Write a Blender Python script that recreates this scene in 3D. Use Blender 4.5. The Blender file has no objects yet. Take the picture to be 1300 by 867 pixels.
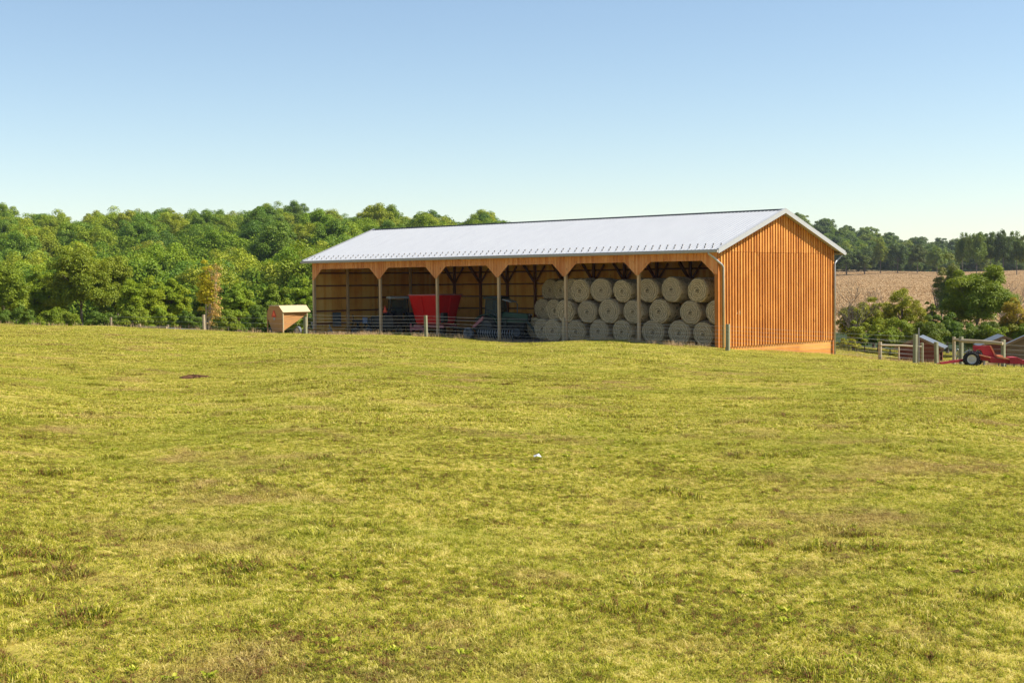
import bpy, math, random
import numpy as np
from mathutils import Vector, Matrix
R = math.radians
S = bpy.context.scene
COL = S.collection
random.seed(7)

# ------------------------------------------------------------------ camera
F, PITCH, ROLL = 1804.0, 0.0404, -0.0102          # focal length in photo pixels, tilt down, roll
cd = bpy.data.cameras.new('camera'); cam = bpy.data.objects.new('camera', cd); COL.objects.link(cam)
cd.sensor_width = 36.0; cd.lens = 36.0 * F / 1300.0
cd.clip_start = 0.1; cd.clip_end = 20000
cam.matrix_world = Matrix.Rotation(math.pi/2 - PITCH, 4, 'X') @ Matrix.Rotation(ROLL, 4, 'Z')
S.camera = cam

# ------------------------------------------------------------------ sky, sun, exposure
SUN_AZ, SUN_EL = R(93), R(47)                     # azimuth clockwise from +Y (view direction)
wd = bpy.data.worlds.new('World'); S.world = wd; wd.use_nodes = True
nt = wd.node_tree; bg = nt.nodes['Background']
sky = nt.nodes.new('ShaderNodeTexSky'); sky.sky_type = 'NISHITA'; sky.sun_disc = False
sky.sun_elevation = SUN_EL; sky.sun_rotation = SUN_AZ
sky.altitude = 100; sky.air_density = 1.0; sky.dust_density = 0.15; sky.ozone_density = 1.3
nt.links.new(sky.outputs[0], bg.inputs[0]); bg.inputs[1].default_value = 0.083
sl = bpy.data.lights.new('sun', 'SUN'); sl.energy = 4.8; sl.angle = R(0.53); sl.color = (1.0, 0.95, 0.87)
so = bpy.data.objects.new('sun', sl); COL.objects.link(so)
sdir = Vector((math.sin(SUN_AZ)*math.cos(SUN_EL), math.cos(SUN_AZ)*math.cos(SUN_EL), math.sin(SUN_EL)))
so.rotation_euler = sdir.to_track_quat('Z', 'Y').to_euler(); so.location = (40, -40, 60)
S.view_settings.view_transform = 'Standard'; S.view_settings.look = 'None'
S.view_settings.gamma = 1.0; S.view_settings.exposure = 0.85; S.view_settings.use_curve_mapping = False
S.render.engine = 'CYCLES'
S.cycles.use_denoising = True
S.cycles.max_bounces = 6; S.cycles.diffuse_bounces = 4; S.cycles.transparent_max_bounces = 8
S.cycles.sample_clamp_indirect = 6

# ------------------------------------------------------------------ helpers
def at(px, py, Y):
    """world point seen at photo pixel (px,py) at forward distance Y"""
    dx, dy = px-650.0, py-433.5; cr, sr = math.cos(ROLL), math.sin(ROLL)
    a, b = cr*dx+sr*dy, -sr*dx+cr*dy
    ku = -b/F; c, s = math.cos(PITCH), math.sin(PITCH)
    d = Y/(c+ku*s)
    return Vector((a/F*d, Y, -d*s+ku*d*c))
def hor(px): return 360.6-(px-650)*0.0102
def tag(o, label=None, cat=None, group=None, kind=None):
    if label: o['label'] = label
    if cat: o['category'] = cat
    if group: o['group'] = group
    if kind: o['kind'] = kind
    return o
def empty(name, loc, rz=0, **k):
    o = bpy.data.objects.new(name, None); COL.objects.link(o); o.location = loc; o.rotation_euler = (0, 0, rz)
    o.empty_display_size = .3
    return tag(o, **k)
class MB:
    def __init__(s): s.v = []; s.f = []; s.m = []; s.mi = 0
    def poly(s, pts, idx=None):
        n = len(s.v); s.v += [tuple(p) for p in pts]
        for f in (idx or [tuple(range(len(pts)))]):
            s.f.append(tuple(n+i for i in f)); s.m.append(s.mi)
    def box(s, x0, x1, y0, y1, z0, z1, M=None):
        p = [(x0,y0,z0),(x1,y0,z0),(x1,y1,z0),(x0,y1,z0),(x0,y0,z1),(x1,y0,z1),(x1,y1,z1),(x0,y1,z1)]
        if M is not None: p = [tuple(M @ Vector(q)) for q in p]
        s.poly(p, [(0,3,2,1),(4,5,6,7),(0,1,5,4),(1,2,6,5),(2,3,7,6),(3,0,4,7)])
    def hexa(s, p):   # 8 points, bottom 4 then top 4
        s.poly(p, [(0,3,2,1),(4,5,6,7),(0,1,5,4),(1,2,6,5),(2,3,7,6),(3,0,4,7)])
    def prism(s, prof, a, b, ax='y'):   # closed profile of 2-D points, extruded along an axis
        n = len(prof)
        def P(q, t): return {'y': (q[0], t, q[1]), 'x': (t, q[0], q[1]), 'z': (q[0], q[1], t)}[ax]
        s.poly([P(q, a) for q in prof]+[P(q, b) for q in prof],
               [tuple(range(n)), tuple(range(2*n-1, n-1, -1))]+[(i, n+i, n+(i+1) % n, (i+1) % n) for i in range(n)])
    def bar(s, a, b, w=.05, h=None):
        a, b = Vector(a), Vector(b); h = h or w; d = (b-a); L = d.length; d.normalize()
        up = Vector((0,0,1)) if abs(d.z) < .95 else Vector((1,0,0))
        x = d.cross(up).normalized()*w/2; y = x.cross(d).normalized()*h/2
        s.hexa([a-x-y, a+x-y, b+x-y, b-x-y, a-x+y, a+x+y, b+x+y, b-x+y])
    def tube(s, pts, r, n=8, cap=True):
        pts = [Vector(p) for p in pts]; rs = r if isinstance(r, (list, tuple)) else [r]*len(pts)
        base = len(s.v); k = len(pts); x = None
        for i, p in enumerate(pts):
            d = (pts[min(i+1, k-1)]-pts[max(i-1, 0)]).normalized()
            if x is None: x = d.cross(Vector((0,0,1)) if abs(d.z) < .9 else Vector((1,0,0))).normalized()
            x = (x-d*x.dot(d)).normalized(); y = d.cross(x)
            for j in range(n):
                t = 2*math.pi*j/n; s.v.append(tuple(p+(x*math.cos(t)+y*math.sin(t))*rs[i]))
        for i in range(k-1):
            for j in range(n):
                a = base+i*n+j; b = base+i*n+(j+1) % n
                s.f.append((a, b, b+n, a+n)); s.m.append(s.mi)
        if cap:
            s.f.append(tuple(base+j for j in range(n))[::-1]); s.m.append(s.mi)
            s.f.append(tuple(base+(k-1)*n+j for j in range(n))); s.m.append(s.mi)
    def lathe(s, prof, n=32, ax='y', c=(0,0,0), cap=False):   # prof (r, t) turned about an axis through c
        base = len(s.v); k = len(prof)
        for r, t in prof:
            for j in range(n):
                a = 2*math.pi*j/n; u, w = r*math.cos(a), r*math.sin(a)
                p = {'y': (u, t, w), 'z': (u, w, t), 'x': (t, u, w)}[ax]
                s.v.append((p[0]+c[0], p[1]+c[1], p[2]+c[2]))
        for i in range(k-1):
            for j in range(n):
                a = base+i*n+j; b = base+i*n+(j+1) % n
                s.f.append((a, b, b+n, a+n)); s.m.append(s.mi)
    def build(s, name, mat, parent=None, smooth=False, loc=None, bevel=0, **k):
        me = bpy.data.meshes.new(name); me.from_pydata(s.v, [], s.f)
        for m in (mat if isinstance(mat, (list, tuple)) else [mat]): me.materials.append(m)
        if any(s.m): me.polygons.foreach_set('material_index', s.m)
        if smooth: me.polygons.foreach_set('use_smooth', [True]*len(me.polygons))
        me.update()
        o = bpy.data.objects.new(name, me); COL.objects.link(o)
        if parent: o.parent = parent
        if loc is not None: o.location = loc
        if bevel:
            b = o.modifiers.new('bevel', 'BEVEL'); b.width = bevel; b.segments = 2; b.limit_method = 'ANGLE'
        return tag(o, **k)
def copy_tree(o, parent=None):
    c = o.copy(); COL.objects.link(c)
    if parent: c.parent = parent
    for ch in o.children: copy_tree(ch, c)
    return c

# ------------------------------------------------------------------ materials
class NT:
    def __init__(s, name):
        s.m = bpy.data.materials.new(name); s.m.use_nodes = True; s.t = s.m.node_tree; s.t.nodes.clear()
        s.out = s.n('OutputMaterial')
    def n(s, typ, **k):
        nd = s.t.nodes.new('ShaderNode'+typ)
        for a, b in k.items(): setattr(nd, a, b)
        return nd
    def l(s, a, b): s.t.links.new(a, b)
    def set(s, sock, v):
        if hasattr(v, 'links'): s.l(v, sock)
        elif isinstance(v, (tuple, list)) and len(v) == 3 and sock.type == 'RGBA': sock.default_value = (*v, 1)
        else: sock.default_value = v
    def noise(s, vec, scale, detail=4, rough=.55, dist=0):
        nd = s.n('TexNoise'); nd.inputs['Scale'].default_value = scale; nd.inputs['Detail'].default_value = detail
        nd.inputs['Roughness'].default_value = rough; nd.inputs['Distortion'].default_value = dist
        if vec is not None: s.l(vec, nd.inputs['Vector'])
        return nd.outputs['Fac']
    def mapping(s, vec, scale=(1,1,1)):
        nd = s.n('Mapping'); nd.inputs['Scale'].default_value = scale; s.l(vec, nd.inputs['Vector']); return nd.outputs[0]
    def math(s, op, a, b=0, c=None, clamp=False):
        nd = s.n('Math', operation=op, use_clamp=clamp); s.set(nd.inputs[0], a); s.set(nd.inputs[1], b)
        if c is not None: s.set(nd.inputs[2], c)
        return nd.outputs[0]
    def ramp(s, fac, stops, interp='LINEAR'):
        nd = s.n('ValToRGB'); cr = nd.color_ramp; cr.interpolation = interp
        while len(cr.elements) < len(stops): cr.elements.new(.5)
        for e, (p, c) in zip(cr.elements, stops): e.position = p; e.color = (*c, 1) if len(c) == 3 else c
        s.l(fac, nd.inputs[0]); return nd.outputs[0]
    def mix(s, f, a, b, mode='MIX'):
        nd = s.n('Mix', data_type='RGBA', blend_type=mode); s.set(nd.inputs[0], f); s.set(nd.inputs[6], a); s.set(nd.inputs[7], b)
        return nd.outputs[2]
    def bump(s, h, strength=.3, dist=.02):
        nd = s.n('Bump'); nd.inputs['Strength'].default_value = strength; nd.inputs['Distance'].default_value = dist
        s.l(h, nd.inputs['Height']); return nd.outputs[0]
    def pbr(s, col, rough=.7, metal=0, normal=None, spec=.3, **k):
        p = s.n('BsdfPrincipled'); s.set(p.inputs['Base Color'], col); s.set(p.inputs['Roughness'], rough)
        p.inputs['Metallic'].default_value = metal; p.inputs['Specular IOR Level'].default_value = spec
        for a, b in k.items(): p.inputs[a].default_value = b
        if normal is not None: s.l(normal, p.inputs['Normal'])
        s.l(p.outputs[0], s.out.inputs[0]); return s.m
    @property
    def obj(s): return s.n('TexCoord').outputs['Object']
    @property
    def pos(s): return s.n('NewGeometry').outputs['Position']
    @property
    def isl(s): return s.n('NewGeometry').outputs['Random Per Island']

def wood(name, c1, c2, c3, grain=(9, 9, .8), rough=.75, knots=True, spec=.25):
    t = NT(name); o = t.obj
    g = t.noise(t.mapping(o, grain), 2.2, 6, .65, .6)
    blot = t.noise(o, .75, 4, .65)
    isl = t.isl
    f = t.math('ADD', t.math('MULTIPLY', g, .45), t.math('MULTIPLY', isl, .38))
    f = t.math('ADD', f, t.math('MULTIPLY', t.math('SUBTRACT', blot, .28), .68))
    c = t.ramp(f, [(.25, c1), (.55, c2), (.85, c3)])
    if knots:
        k = t.noise(t.mapping(o, (1, 1, .45)), 7.0, 2, .5)
        kf = t.ramp(k, [(.66, (0,0,0)), (.74, (1,1,1))])
        c = t.mix(t.math('MULTIPLY', kf, .55), c, tuple(x*.45 for x in c1))
    return t.pbr(c, rough, 0, t.bump(g, .35, .006), spec)
def paint(name, col, rough=.45, var=.18, dirt=(.12,.09,.06), metal=0, dirtamt=.35):
    t = NT(name); o = t.obj
    n = t.noise(o, 3.0, 6, .65); n2 = t.noise(o, 14, 4, .6)
    c = t.mix(t.math('MULTIPLY', t.ramp(n, [(.45, (0,0,0)), (.8, (1,1,1))]), dirtamt), col, dirt)
    c = t.mix(var, c, t.ramp(n2, [(.3, tuple(x*.6 for x in col)), (.7, tuple(min(1, x*1.3) for x in col))]))
    return t.pbr(c, t.math('ADD', t.math('MULTIPLY', n, .3), rough-.12), metal, t.bump(n2, .08, .004), .4)
M = {}
M['siding'] = wood('stained_siding', (.27,.075,.012), (.42,.14,.025), (.57,.23,.05), (9, 9, .8))
M['batten'] = wood('light_battens', (.38,.13,.022), (.56,.225,.043), (.70,.33,.075), (9, 9, .8))
M['header'] = wood('stained_header', (.50,.16,.05), (.68,.28,.10), (.80,.39,.17), (12, 12, 1.2))
M['skirt'] = wood('skirt_planks', (.40,.15,.03), (.54,.24,.05), (.64,.32,.085), (.9, .9, 9))
M['inner'] = wood('inner_boards', (.66,.26,.035), (.84,.42,.08), (.90,.56,.16), (8, 8, .7))
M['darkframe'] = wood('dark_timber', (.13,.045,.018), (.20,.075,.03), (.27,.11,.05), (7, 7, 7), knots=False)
M['post'] = wood('tan_post', (.42,.25,.12), (.56,.37,.20), (.66,.47,.28), (10, 10, .7), knots=False)
M['fencepost'] = wood('treated_post', (.16,.15,.09), (.26,.25,.15), (.36,.34,.22), (12, 12, 1), knots=False)
M['fencepost_old'] = wood('weathered_post', (.28,.21,.13), (.42,.33,.21), (.52,.43,.29), (12, 12, 1), knots=False)
M['shedred'] = wood('red_brown_lap_boards', (.11,.03,.022), (.17,.05,.034), (.24,.085,.055), (1, 1, 8), knots=False)
M['shedbrown'] = wood('weathered_brown_boards', (.13,.085,.05), (.2,.14,.085), (.27,.19,.12), (1, 1, 8), knots=False)
M['bark'] = wood('tree_bark', (.07,.055,.04), (.13,.105,.08), (.2,.17,.13), (5, 5, 1.2), knots=False)
M['palebark'] = wood('pale_bark', (.26,.2,.17), (.40,.32,.27), (.5,.42,.36), (5, 5, 1.2), knots=False)
M['greybars'] = wood('grey_weathered_bars', (.3,.29,.27), (.42,.4,.37), (.52,.5,.47), (6,6,1), knots=False)
def roofmat():
    t = NT('roof_metal'); o = t.obj
    n = t.noise(t.mapping(o, (1.5, .3, 1)), 2, 5, .6)
    c = t.ramp(n, [(.3, (.42,.42,.42)), (.7, (.47,.47,.465))])
    return t.pbr(c, .42, 0, None, .5)
M['roof'] = roofmat()
M['trim'] = paint('white_trim', (.38,.38,.37), .45, .1, dirtamt=.12)
M['gutter'] = paint('taupe_gutter', (.36,.33,.30), .4, .1, dirtamt=.15)
M['vent'] = paint('dark_vent', (.07,.08,.09), .7)
M['galv'] = paint('galvanised_steel', (.42,.43,.44), .4, .15, metal=.5)
M['wire'] = paint('pale_wire', (.55,.55,.53), .5, .05, dirtamt=0)
M['tyre'] = paint('tyre_rubber', (.012,.012,.014), .8, .2, (.09,.08,.06))
M['tyregrey'] = paint('dusty_tyre', (.13,.14,.16), .85, .2, (.2,.18,.15))
M['rimwhite'] = paint('white_rim', (.62,.60,.55), .5, .15, (.35,.22,.12), dirtamt=.3)
M['rimgrey'] = paint('grey_rim', (.10,.11,.12), .5)
M['black'] = paint('black_machine', (.01,.011,.013), .55)
M['navy'] = paint('navy_paint', (.01,.018,.04), .5)
M['blue'] = paint('blue_grey_paint', (.10,.16,.28), .5)
M['green'] = paint('green_paint', (.01,.075,.045), .4)
M['darkgreen'] = paint('dark_green_paint', (.006,.025,.02), .5)
M['red'] = paint('mixer_red', (.78,.012,.012), .35, .12, (.1,.02,.02), dirtamt=.2)
M['redlip'] = paint('mixer_lip', (.62,.20,.20), .4, .1)
M['pink'] = paint('faded_red_frame', (.45,.14,.15), .6, .2)
M['oldred'] = paint('old_red_paint', (.36,.022,.03), .6, .3, (.2,.08,.05), dirtamt=.4)
M['orange'] = paint('orange_faded_boards', (.62,.22,.10), .6, .25, (.4,.2,.1))
M['smv'] = paint('fluorescent_orange', (.9,.13,.03), .5, .05, dirtamt=.05)
M['smvred'] = paint('reflector_red', (.6,.03,.02), .4, .05, dirtamt=.05)
M['cabroof'] = paint('pale_cab_roof', (.5,.52,.53), .5, .1)
M['cream'] = paint('cream_sheet', (.50,.38,.20), .55, .15, (.4,.3,.16), dirtamt=.25)
M['tan'] = paint('tan_sheet', (.46,.22,.07), .6, .2, (.25,.13,.06), dirtamt=.4)
M['tin'] = paint('blue_grey_tin', (.12,.135,.15), .4, .15, (.3,.25,.2), dirtamt=.25)
M['paper'] = paint('white_scrap', (.55,.55,.53), .8, .05, dirtamt=.05)
def glassmat():
    t = NT('cab_glass'); return t.pbr((.25,.33,.33), .08, 0, None, .5, **{'Transmission Weight': .85, 'IOR': 1.1})
M['glass'] = glassmat()
def balemat():
    t = NT('hay_bale'); o = t.obj
    sp = t.n('SeparateXYZ'); t.l(o, sp.inputs[0])
    r = t.math('SQRT', t.math('ADD', t.math('MULTIPLY', sp.outputs[0], sp.outputs[0]), t.math('MULTIPLY', sp.outputs[2], sp.outputs[2])))
    an = t.math('ARCTAN2', sp.outputs[0], sp.outputs[2])
    rr = t.math('ADD', t.math('MULTIPLY', r, 8.5), t.math('MULTIPLY', an, .159))
    rr = t.math('ADD', rr, t.math('MULTIPLY', t.noise(o, 3.2, 5, .7), 3.4))
    w = t.math('PINGPONG', rr, .5)
    fib = t.noise(t.mapping(o, (30, 6, 30)), 1.6, 5, .7)
    side = t.noise(t.mapping(o, (3, 26, 3)), 1.0, 4, .6)
    f = t.math('ADD', t.math('MULTIPLY', w, 1.0), t.math('MULTIPLY', t.math('SUBTRACT', fib, .12), 1.0))
    f = t.math('ADD', f, t.math('MULTIPLY', side, .12))
    c = t.ramp(f, [(.36, (.11,.085,.045)), (.62, (.45,.32,.16)), (.98, (.84,.64,.40))])
    oi = t.n('ObjectInfo').outputs['Random']
    c = t.mix(t.math('MULTIPLY', oi, .45), c, (.39,.30,.20))
    c = t.mix(t.ramp(t.noise(o, 1.4, 2), [(.5, (0,0,0)), (.8, (.4,.4,.4))]), c, (.22,.19,.12))
    return t.pbr(c, .95, 0, t.bump(f, .9, .03), .1)
M['bale'] = balemat()
def leafmat(name, transl=.3, vary=.55):
    t = NT(name)
    oi = t.n('ObjectInfo'); col = oi.outputs['Color']
    isl = t.isl; nz = t.noise(t.obj, .35, 3, .6)
    f = t.math('ADD', t.math('MULTIPLY', isl, .6), t.math('MULTIPLY', nz, .55))
    mul = t.ramp(f, [(.2, (.52,.60,.62)), (.55, (1,1,1)), (.95, (1.75,1.5,1.1))])
    c = t.mix(vary, col, mul, 'MULTIPLY')
    hs = t.n('HueSaturation'); t.l(c, hs.inputs['Color']); t.l(t.math('ADD', t.math('MULTIPLY', nz, -.06), .522), hs.inputs['Hue']); c = hs.outputs[0]
    d = t.n('BsdfPrincipled'); t.l(c, d.inputs['Base Color']); d.inputs['Roughness'].default_value = .55; d.inputs['Specular IOR Level'].default_value = .25
    tr = t.n('BsdfTranslucent'); t.l(t.mix(.5, c, (.5,.55,.05), 'OVERLAY'), tr.inputs[0])
    mx = t.n('MixShader'); mx.inputs[0].default_value = transl
    t.l(d.outputs[0], mx.inputs[1]); t.l(tr.outputs[0], mx.inputs[2]); t.l(mx.outputs[0], t.out.inputs[0])
    return t.m
M['leaf'] = leafmat('leaves')

GRASS_STOPS = [(.04, (.14,.055,.02)), (.20, (.36,.19,.06)), (.33, (.08,.125,.012)), (.47, (.29,.31,.022)), (.66, (.50,.455,.040)), (.98, (.80,.67,.22))]
def field_factor(t, pos):
    """large and small patches of the pasture, in world metres"""
    a = t.noise(pos, .16, 3, .6); b = t.noise(pos, .9, 4, .6, .4)
    return a, b
def grassmat(name='grass_blades', dark=0.0, transl=.4):
    t = NT(name); pos = t.pos; a, b = field_factor(t, pos); isl = t.isl
    n9 = t.noise(pos, 14.0, 3, .65); n3 = t.noise(pos, 3.5, 4, .65)
    f = t.math('MULTIPLY', isl, .34)
    for nn, k in ((n9, 2.3), (n3, 1.0), (b, .5), (a, .45)): f = t.math('ADD', f, t.math('MULTIPLY', t.math('SUBTRACT', nn, .5), k))
    f = t.math('ADD', f, .42-dark, clamp=True)
    c = t.ramp(f, GRASS_STOPS)
    # greener patches
    g = t.ramp(t.noise(pos, .35, 3, .55, .3), [(.48, (0,0,0)), (.68, (1,1,1))])
    c = t.mix(t.math('MULTIPLY', g, .45), c, t.mix(isl, (.16,.22,.02), (.52,.52,.05)))
    r = t.ramp(t.noise(pos, .55, 4, .6, .5), [(.54, (0,0,0)), (.70, (1,1,1))])
    c = t.mix(t.math('MULTIPLY', r, .6), c, t.mix(isl, (.26,.11,.04), (.70,.50,.24)))
    d = t.n('BsdfPrincipled'); t.l(c, d.inputs['Base Color']); d.inputs['Roughness'].default_value = .6; d.inputs['Specular IOR Level'].default_value = .12
    tr = t.n('BsdfTranslucent'); t.l(c, tr.inputs[0])
    mx = t.n('MixShader'); mx.inputs[0].default_value = transl
    t.l(d.outputs[0], mx.inputs[1]); t.l(tr.outputs[0], mx.inputs[2]); t.l(mx.outputs[0], t.out.inputs[0])
    return t.m
M['grass'] = grassmat()
M['weed'] = grassmat('weed_leaves', .10, .35)
def cropmat():
    t = NT('dry_crop'); pos = t.pos; isl = t.isl
    f = t.math('ADD', t.math('MULTIPLY', isl, .5), t.math('MULTIPLY', t.noise(pos, .06, 4, .6), .6))
    c = t.ramp(f, [(.25, (.42,.27,.13)), (.55, (.52,.36,.19)), (.85, (.60,.44,.25))])
    return t.pbr(c, .9, 0, None, .1)
M['crop'] = cropmat()
def groundmat():
    t = NT('ground_surface'); pos = t.pos; a, b = field_factor(t, pos)
    f = t.math('ADD', t.math('MULTIPLY', a, .35), t.math('MULTIPLY', b, .35))
    f = t.math('ADD', f, t.math('MULTIPLY', t.noise(pos, 25, 4, .7), .35))
    past = t.ramp(f, [(.3, (.17,.11,.04)), (.5, (.34,.27,.05)), (.7, (.50,.42,.11))])
    crop = t.ramp(t.noise(pos, .12, 6, .7), [(.3, (.38,.25,.13)), (.7, (.48,.34,.19))])
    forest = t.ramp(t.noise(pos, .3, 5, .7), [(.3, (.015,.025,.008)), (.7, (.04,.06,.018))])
    at_ = t.n('Attribute'); at_.attribute_name = 'zone'
    sp = t.n('SeparateColor'); t.l(at_.outputs['Color'], sp.inputs[0])
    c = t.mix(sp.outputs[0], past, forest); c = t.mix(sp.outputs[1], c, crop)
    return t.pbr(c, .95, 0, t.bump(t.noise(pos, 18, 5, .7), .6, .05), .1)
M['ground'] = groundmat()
t = NT('barn_floor'); n = t.noise(t.pos, 3, 6, .7)
M['floor'] = t.pbr(t.ramp(n, [(.3, (.10,.105,.12)), (.7, (.22,.22,.22))]), .9, 0, t.bump(n, .4, .03), .1)
t = NT('dug_soil'); n = t.noise(t.pos, 14, 6, .7)
M['soil'] = t.pbr(t.ramp(n, [(.3, (.06,.03,.015)), (.7, (.17,.085,.045))]), 1, 0, t.bump(n, .9, .04), .05)

# ------------------------------------------------------------------ terrain
# control points (photo pixel, distance, ground height relative to the camera), interpolated in polar space
def sight(px, py, Y): return at(px, py, Y).z
CP = []
def cp(px, Y, z): CP.append((math.atan((px-650)/F)*6, math.log(Y), z))
for px in (-350, 0, 350, 650, 950, 1300, 1650):
    X1 = (px-650)/F
    for Y in (4, 8, 16, 30):
        cp(px, Y, -1.70-0.030*X1*Y-0.0178*Y)
cp(650, 50, -2.62); cp(250, 50, -2.38); cp(1050, 50, -2.98); cp(1300, 46, -3.05); cp(0, 55, -1.98)
cp(-200, 88, -1.75); cp(0, 86, sight(0,412.5,86)); cp(140, 86, sight(140,416.5,86)); cp(260, 84, sight(260,420.5,84)); cp(390, 82, sight(390,425.5,82))
cp(540, 78, sight(540,428.5,78)); cp(716, 73.5, sight(716,434.5,73.5)); cp(924, 66.5, sight(924,446,66.5)); cp(850, 66, sight(850,441,66))
cp(398, 90, -3.26); cp(556, 98, -3.3); cp(911, 69.3, -3.24); cp(700, 77, -3.25); cp(1058, 77.4, -4.02); cp(990, 73.3, -3.66); cp(800, 88, -3.5); cp(1000, 84, -4.0)
cp(0, 108, -3.3); cp(260, 106, -3.6); cp(390, 104, -3.7); cp(0, 125, -4.3); cp(260, 125, -4.6); cp(450, 125, -4.6); cp(-300, 120, -3.6)
cp(1163, 61, -3.62); cp(1300, 59, sight(1300,469,59)); cp(1117, 72, -4.05); cp(1240, 66, -4.05); cp(1500, 60, -4.2)
cp(1175, 86, -4.95); cp(1290, 84, -4.95); cp(1100, 95, -4.8); cp(1250, 105, -5.2); cp(1500, 100, -5.6)
for px, dz in ((-400, 3), (0, 0), (330, 1.0), (640, -1.5)):
    cp(px, 165, -8.5); cp(px, 230, -5.5+dz*.4); cp(px, 320, 2.2+dz*.7); cp(px, 430, 11.6+dz); cp(px, 520, 15.4+dz); cp(px, 900, 14)
for px in (1000, 1150, 1300, 1550):
    cp(px, 140, -5.0); cp(px, 220, -3.6); cp(px, 400, .3); cp(px, 590, 3.3)
for px, s in ((1000, 80), (1040, 74), (1100, 62), (1150, 50), (1220, 46), (1300, 44), (1500, 42)):
    cp(px, 930, s/F*930-10); cp(px, 720, (3.5+s/F*930-10)/2-2); cp(px, 1300, s/F*930-25)
cp(820, 200, -6); cp(820, 420, 5); cp(820, 900, 22)
for px in (-300, 650, 1500): cp(px, 2600, -8)
CPa = np.array(CP)
def _tps_fit(P):
    n = len(P); d = np.sqrt(((P[:, None, :2]-P[None, :, :2])**2).sum(-1)); K = np.where(d > 0, d*d*np.log(d+1e-12), 0)
    A = np.zeros((n+3, n+3)); A[:n, :n] = K+np.eye(n)*2e-3; A[:n, n] = 1; A[:n, n+1:] = P[:, :2]; A[n:, :n] = A[:n, n:].T
    return np.linalg.solve(A, np.r_[P[:, 2], 0, 0, 0])
_W = _tps_fit(CPa)
def gz(x, y):
    x = np.atleast_1d(np.asarray(x, float)); y = np.atleast_1d(np.asarray(y, float))
    r = np.hypot(x, y); th = np.arctan2(x, y)
    # outside the fan of the picture the ground eases into its edge value
    lim = 0.50; thc = np.clip(th, -lim, lim); 
    rc = np.maximum(r, 3.0); Yc = rc*np.cos(thc)
    s = thc*6; t_ = np.log(np.maximum(Yc, 2.5))
    out = np.zeros(len(x))
    for i in range(0, len(x), 20000):
        a = np.stack([s[i:i+20000], t_[i:i+20000]], 1)
        d = np.sqrt(((a[:, None]-CPa[None, :, :2])**2).sum(-1)); K = np.where(d > 0, d*d*np.log(d+1e-12), 0)
        out[i:i+20000] = K@_W[:-3]+_W[-3]+a@_W[-2:]
    w = np.clip((np.abs(th)-lim)/1.2, 0, 1); w = w*w*(3-2*w)
    near = np.clip((6-r)/3, 0, 1)
    base = -1.75-0.01*np.minimum(r, 400)
    out = out*(1-w)+base*w
    plane = -1.70-0.030*x-0.0178*y
    out = out*(1-near)+plane*near
    # low swells and hummocks
    out += (0.035*np.sin(x*.55+1.3*np.sin(y*.21))*np.sin(y*.38+.7*np.sin(x*.33)) + .012*np.sin(x*2.1+y*.7)*np.sin(y*1.7-x*.4))*np.clip(r/12, 0, 1)
    return out
def g1(x, y): return float(gz([x], [y])[0])
def gpt(px, Y):
    X = (px-650)/F*Y; return Vector((X, Y, g1(X, Y)))

th = np.concatenate([np.radians(np.arange(-180, -30, 3.0)), np.radians(np.arange(-30, 30.01, .22)), np.radians(np.arange(33, 180, 3.0))])
rr = np.concatenate([[0.0], np.geomspace(1.0, 60, 130)[:-1], np.linspace(60, 135, 120)[:-1], np.geomspace(135, 2600, 100)])
TH, RR = np.meshgrid(th, rr); gx_ = (RR*np.sin(TH)).ravel(); gy_ = (RR*np.cos(TH)).ravel(); gzz = gz(gx_, gy_)
nth = len(th); nr = len(rr)
ii, jj = np.meshgrid(np.arange(nr-1), np.arange(nth), indexing='ij'); j2 = (jj+1) % nth
fa = np.stack([ii*nth+jj, ii*nth+j2, (ii+1)*nth+j2, (ii+1)*nth+jj], -1).reshape(-1, 4)
me = bpy.data.meshes.new('ground'); me.from_pydata(np.stack([gx_, gy_, gzz], 1).tolist(), [], fa[:, ::-1].tolist())
me.polygons.foreach_set('use_smooth', [True]*len(me.polygons))
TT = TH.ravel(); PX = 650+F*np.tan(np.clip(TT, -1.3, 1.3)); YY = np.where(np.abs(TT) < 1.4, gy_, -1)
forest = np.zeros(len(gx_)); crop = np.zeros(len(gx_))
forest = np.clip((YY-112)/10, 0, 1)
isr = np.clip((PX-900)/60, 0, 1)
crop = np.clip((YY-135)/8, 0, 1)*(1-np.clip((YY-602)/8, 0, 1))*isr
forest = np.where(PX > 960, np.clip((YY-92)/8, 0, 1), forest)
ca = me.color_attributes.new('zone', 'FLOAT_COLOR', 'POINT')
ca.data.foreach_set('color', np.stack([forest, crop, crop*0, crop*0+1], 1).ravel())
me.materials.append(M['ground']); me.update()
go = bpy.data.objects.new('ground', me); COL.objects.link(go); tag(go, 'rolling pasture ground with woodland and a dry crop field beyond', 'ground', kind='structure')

# ------------------------------------------------------------------ barn
BL, BW, HE, HR = 30.591, 11.142, 4.78, 6.891      # length, depth, eave and ridge height (m)
OG, OV = .40, .492
SL = (HR-HE)/(BW/2+OV)
BRZ = R(-42.42); BO = Vector((10.035, 69.237, -3.1986))
barn = empty('open_front_barn', BO, BRZ, label='long open-fronted timber hay barn with orange-stained boards and white metal roof', cat='barn')
def bw(x, y, z=0):   # barn-local to world
    c, s = math.cos(BRZ), math.sin(BRZ); return Vector((BO.x+x*c-y*s, BO.y+x*s+y*c, BO.z+z))
def bx_for(px, y):   # local x of a point seen at photo pixel px on the plane local y
    t = (px-650)/F; c, s = math.cos(BRZ), math.sin(BRZ)
    return (t*(BO.y+y*c)-BO.x+y*s)/(c-t*s)
def rz_(y): return HE+SL*(min(y, BW-y)+OV)         # roof surface height
posts_x = [-.09]+[-4.877*k for k in range(1, 6)]+[-BL+.09]

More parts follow.
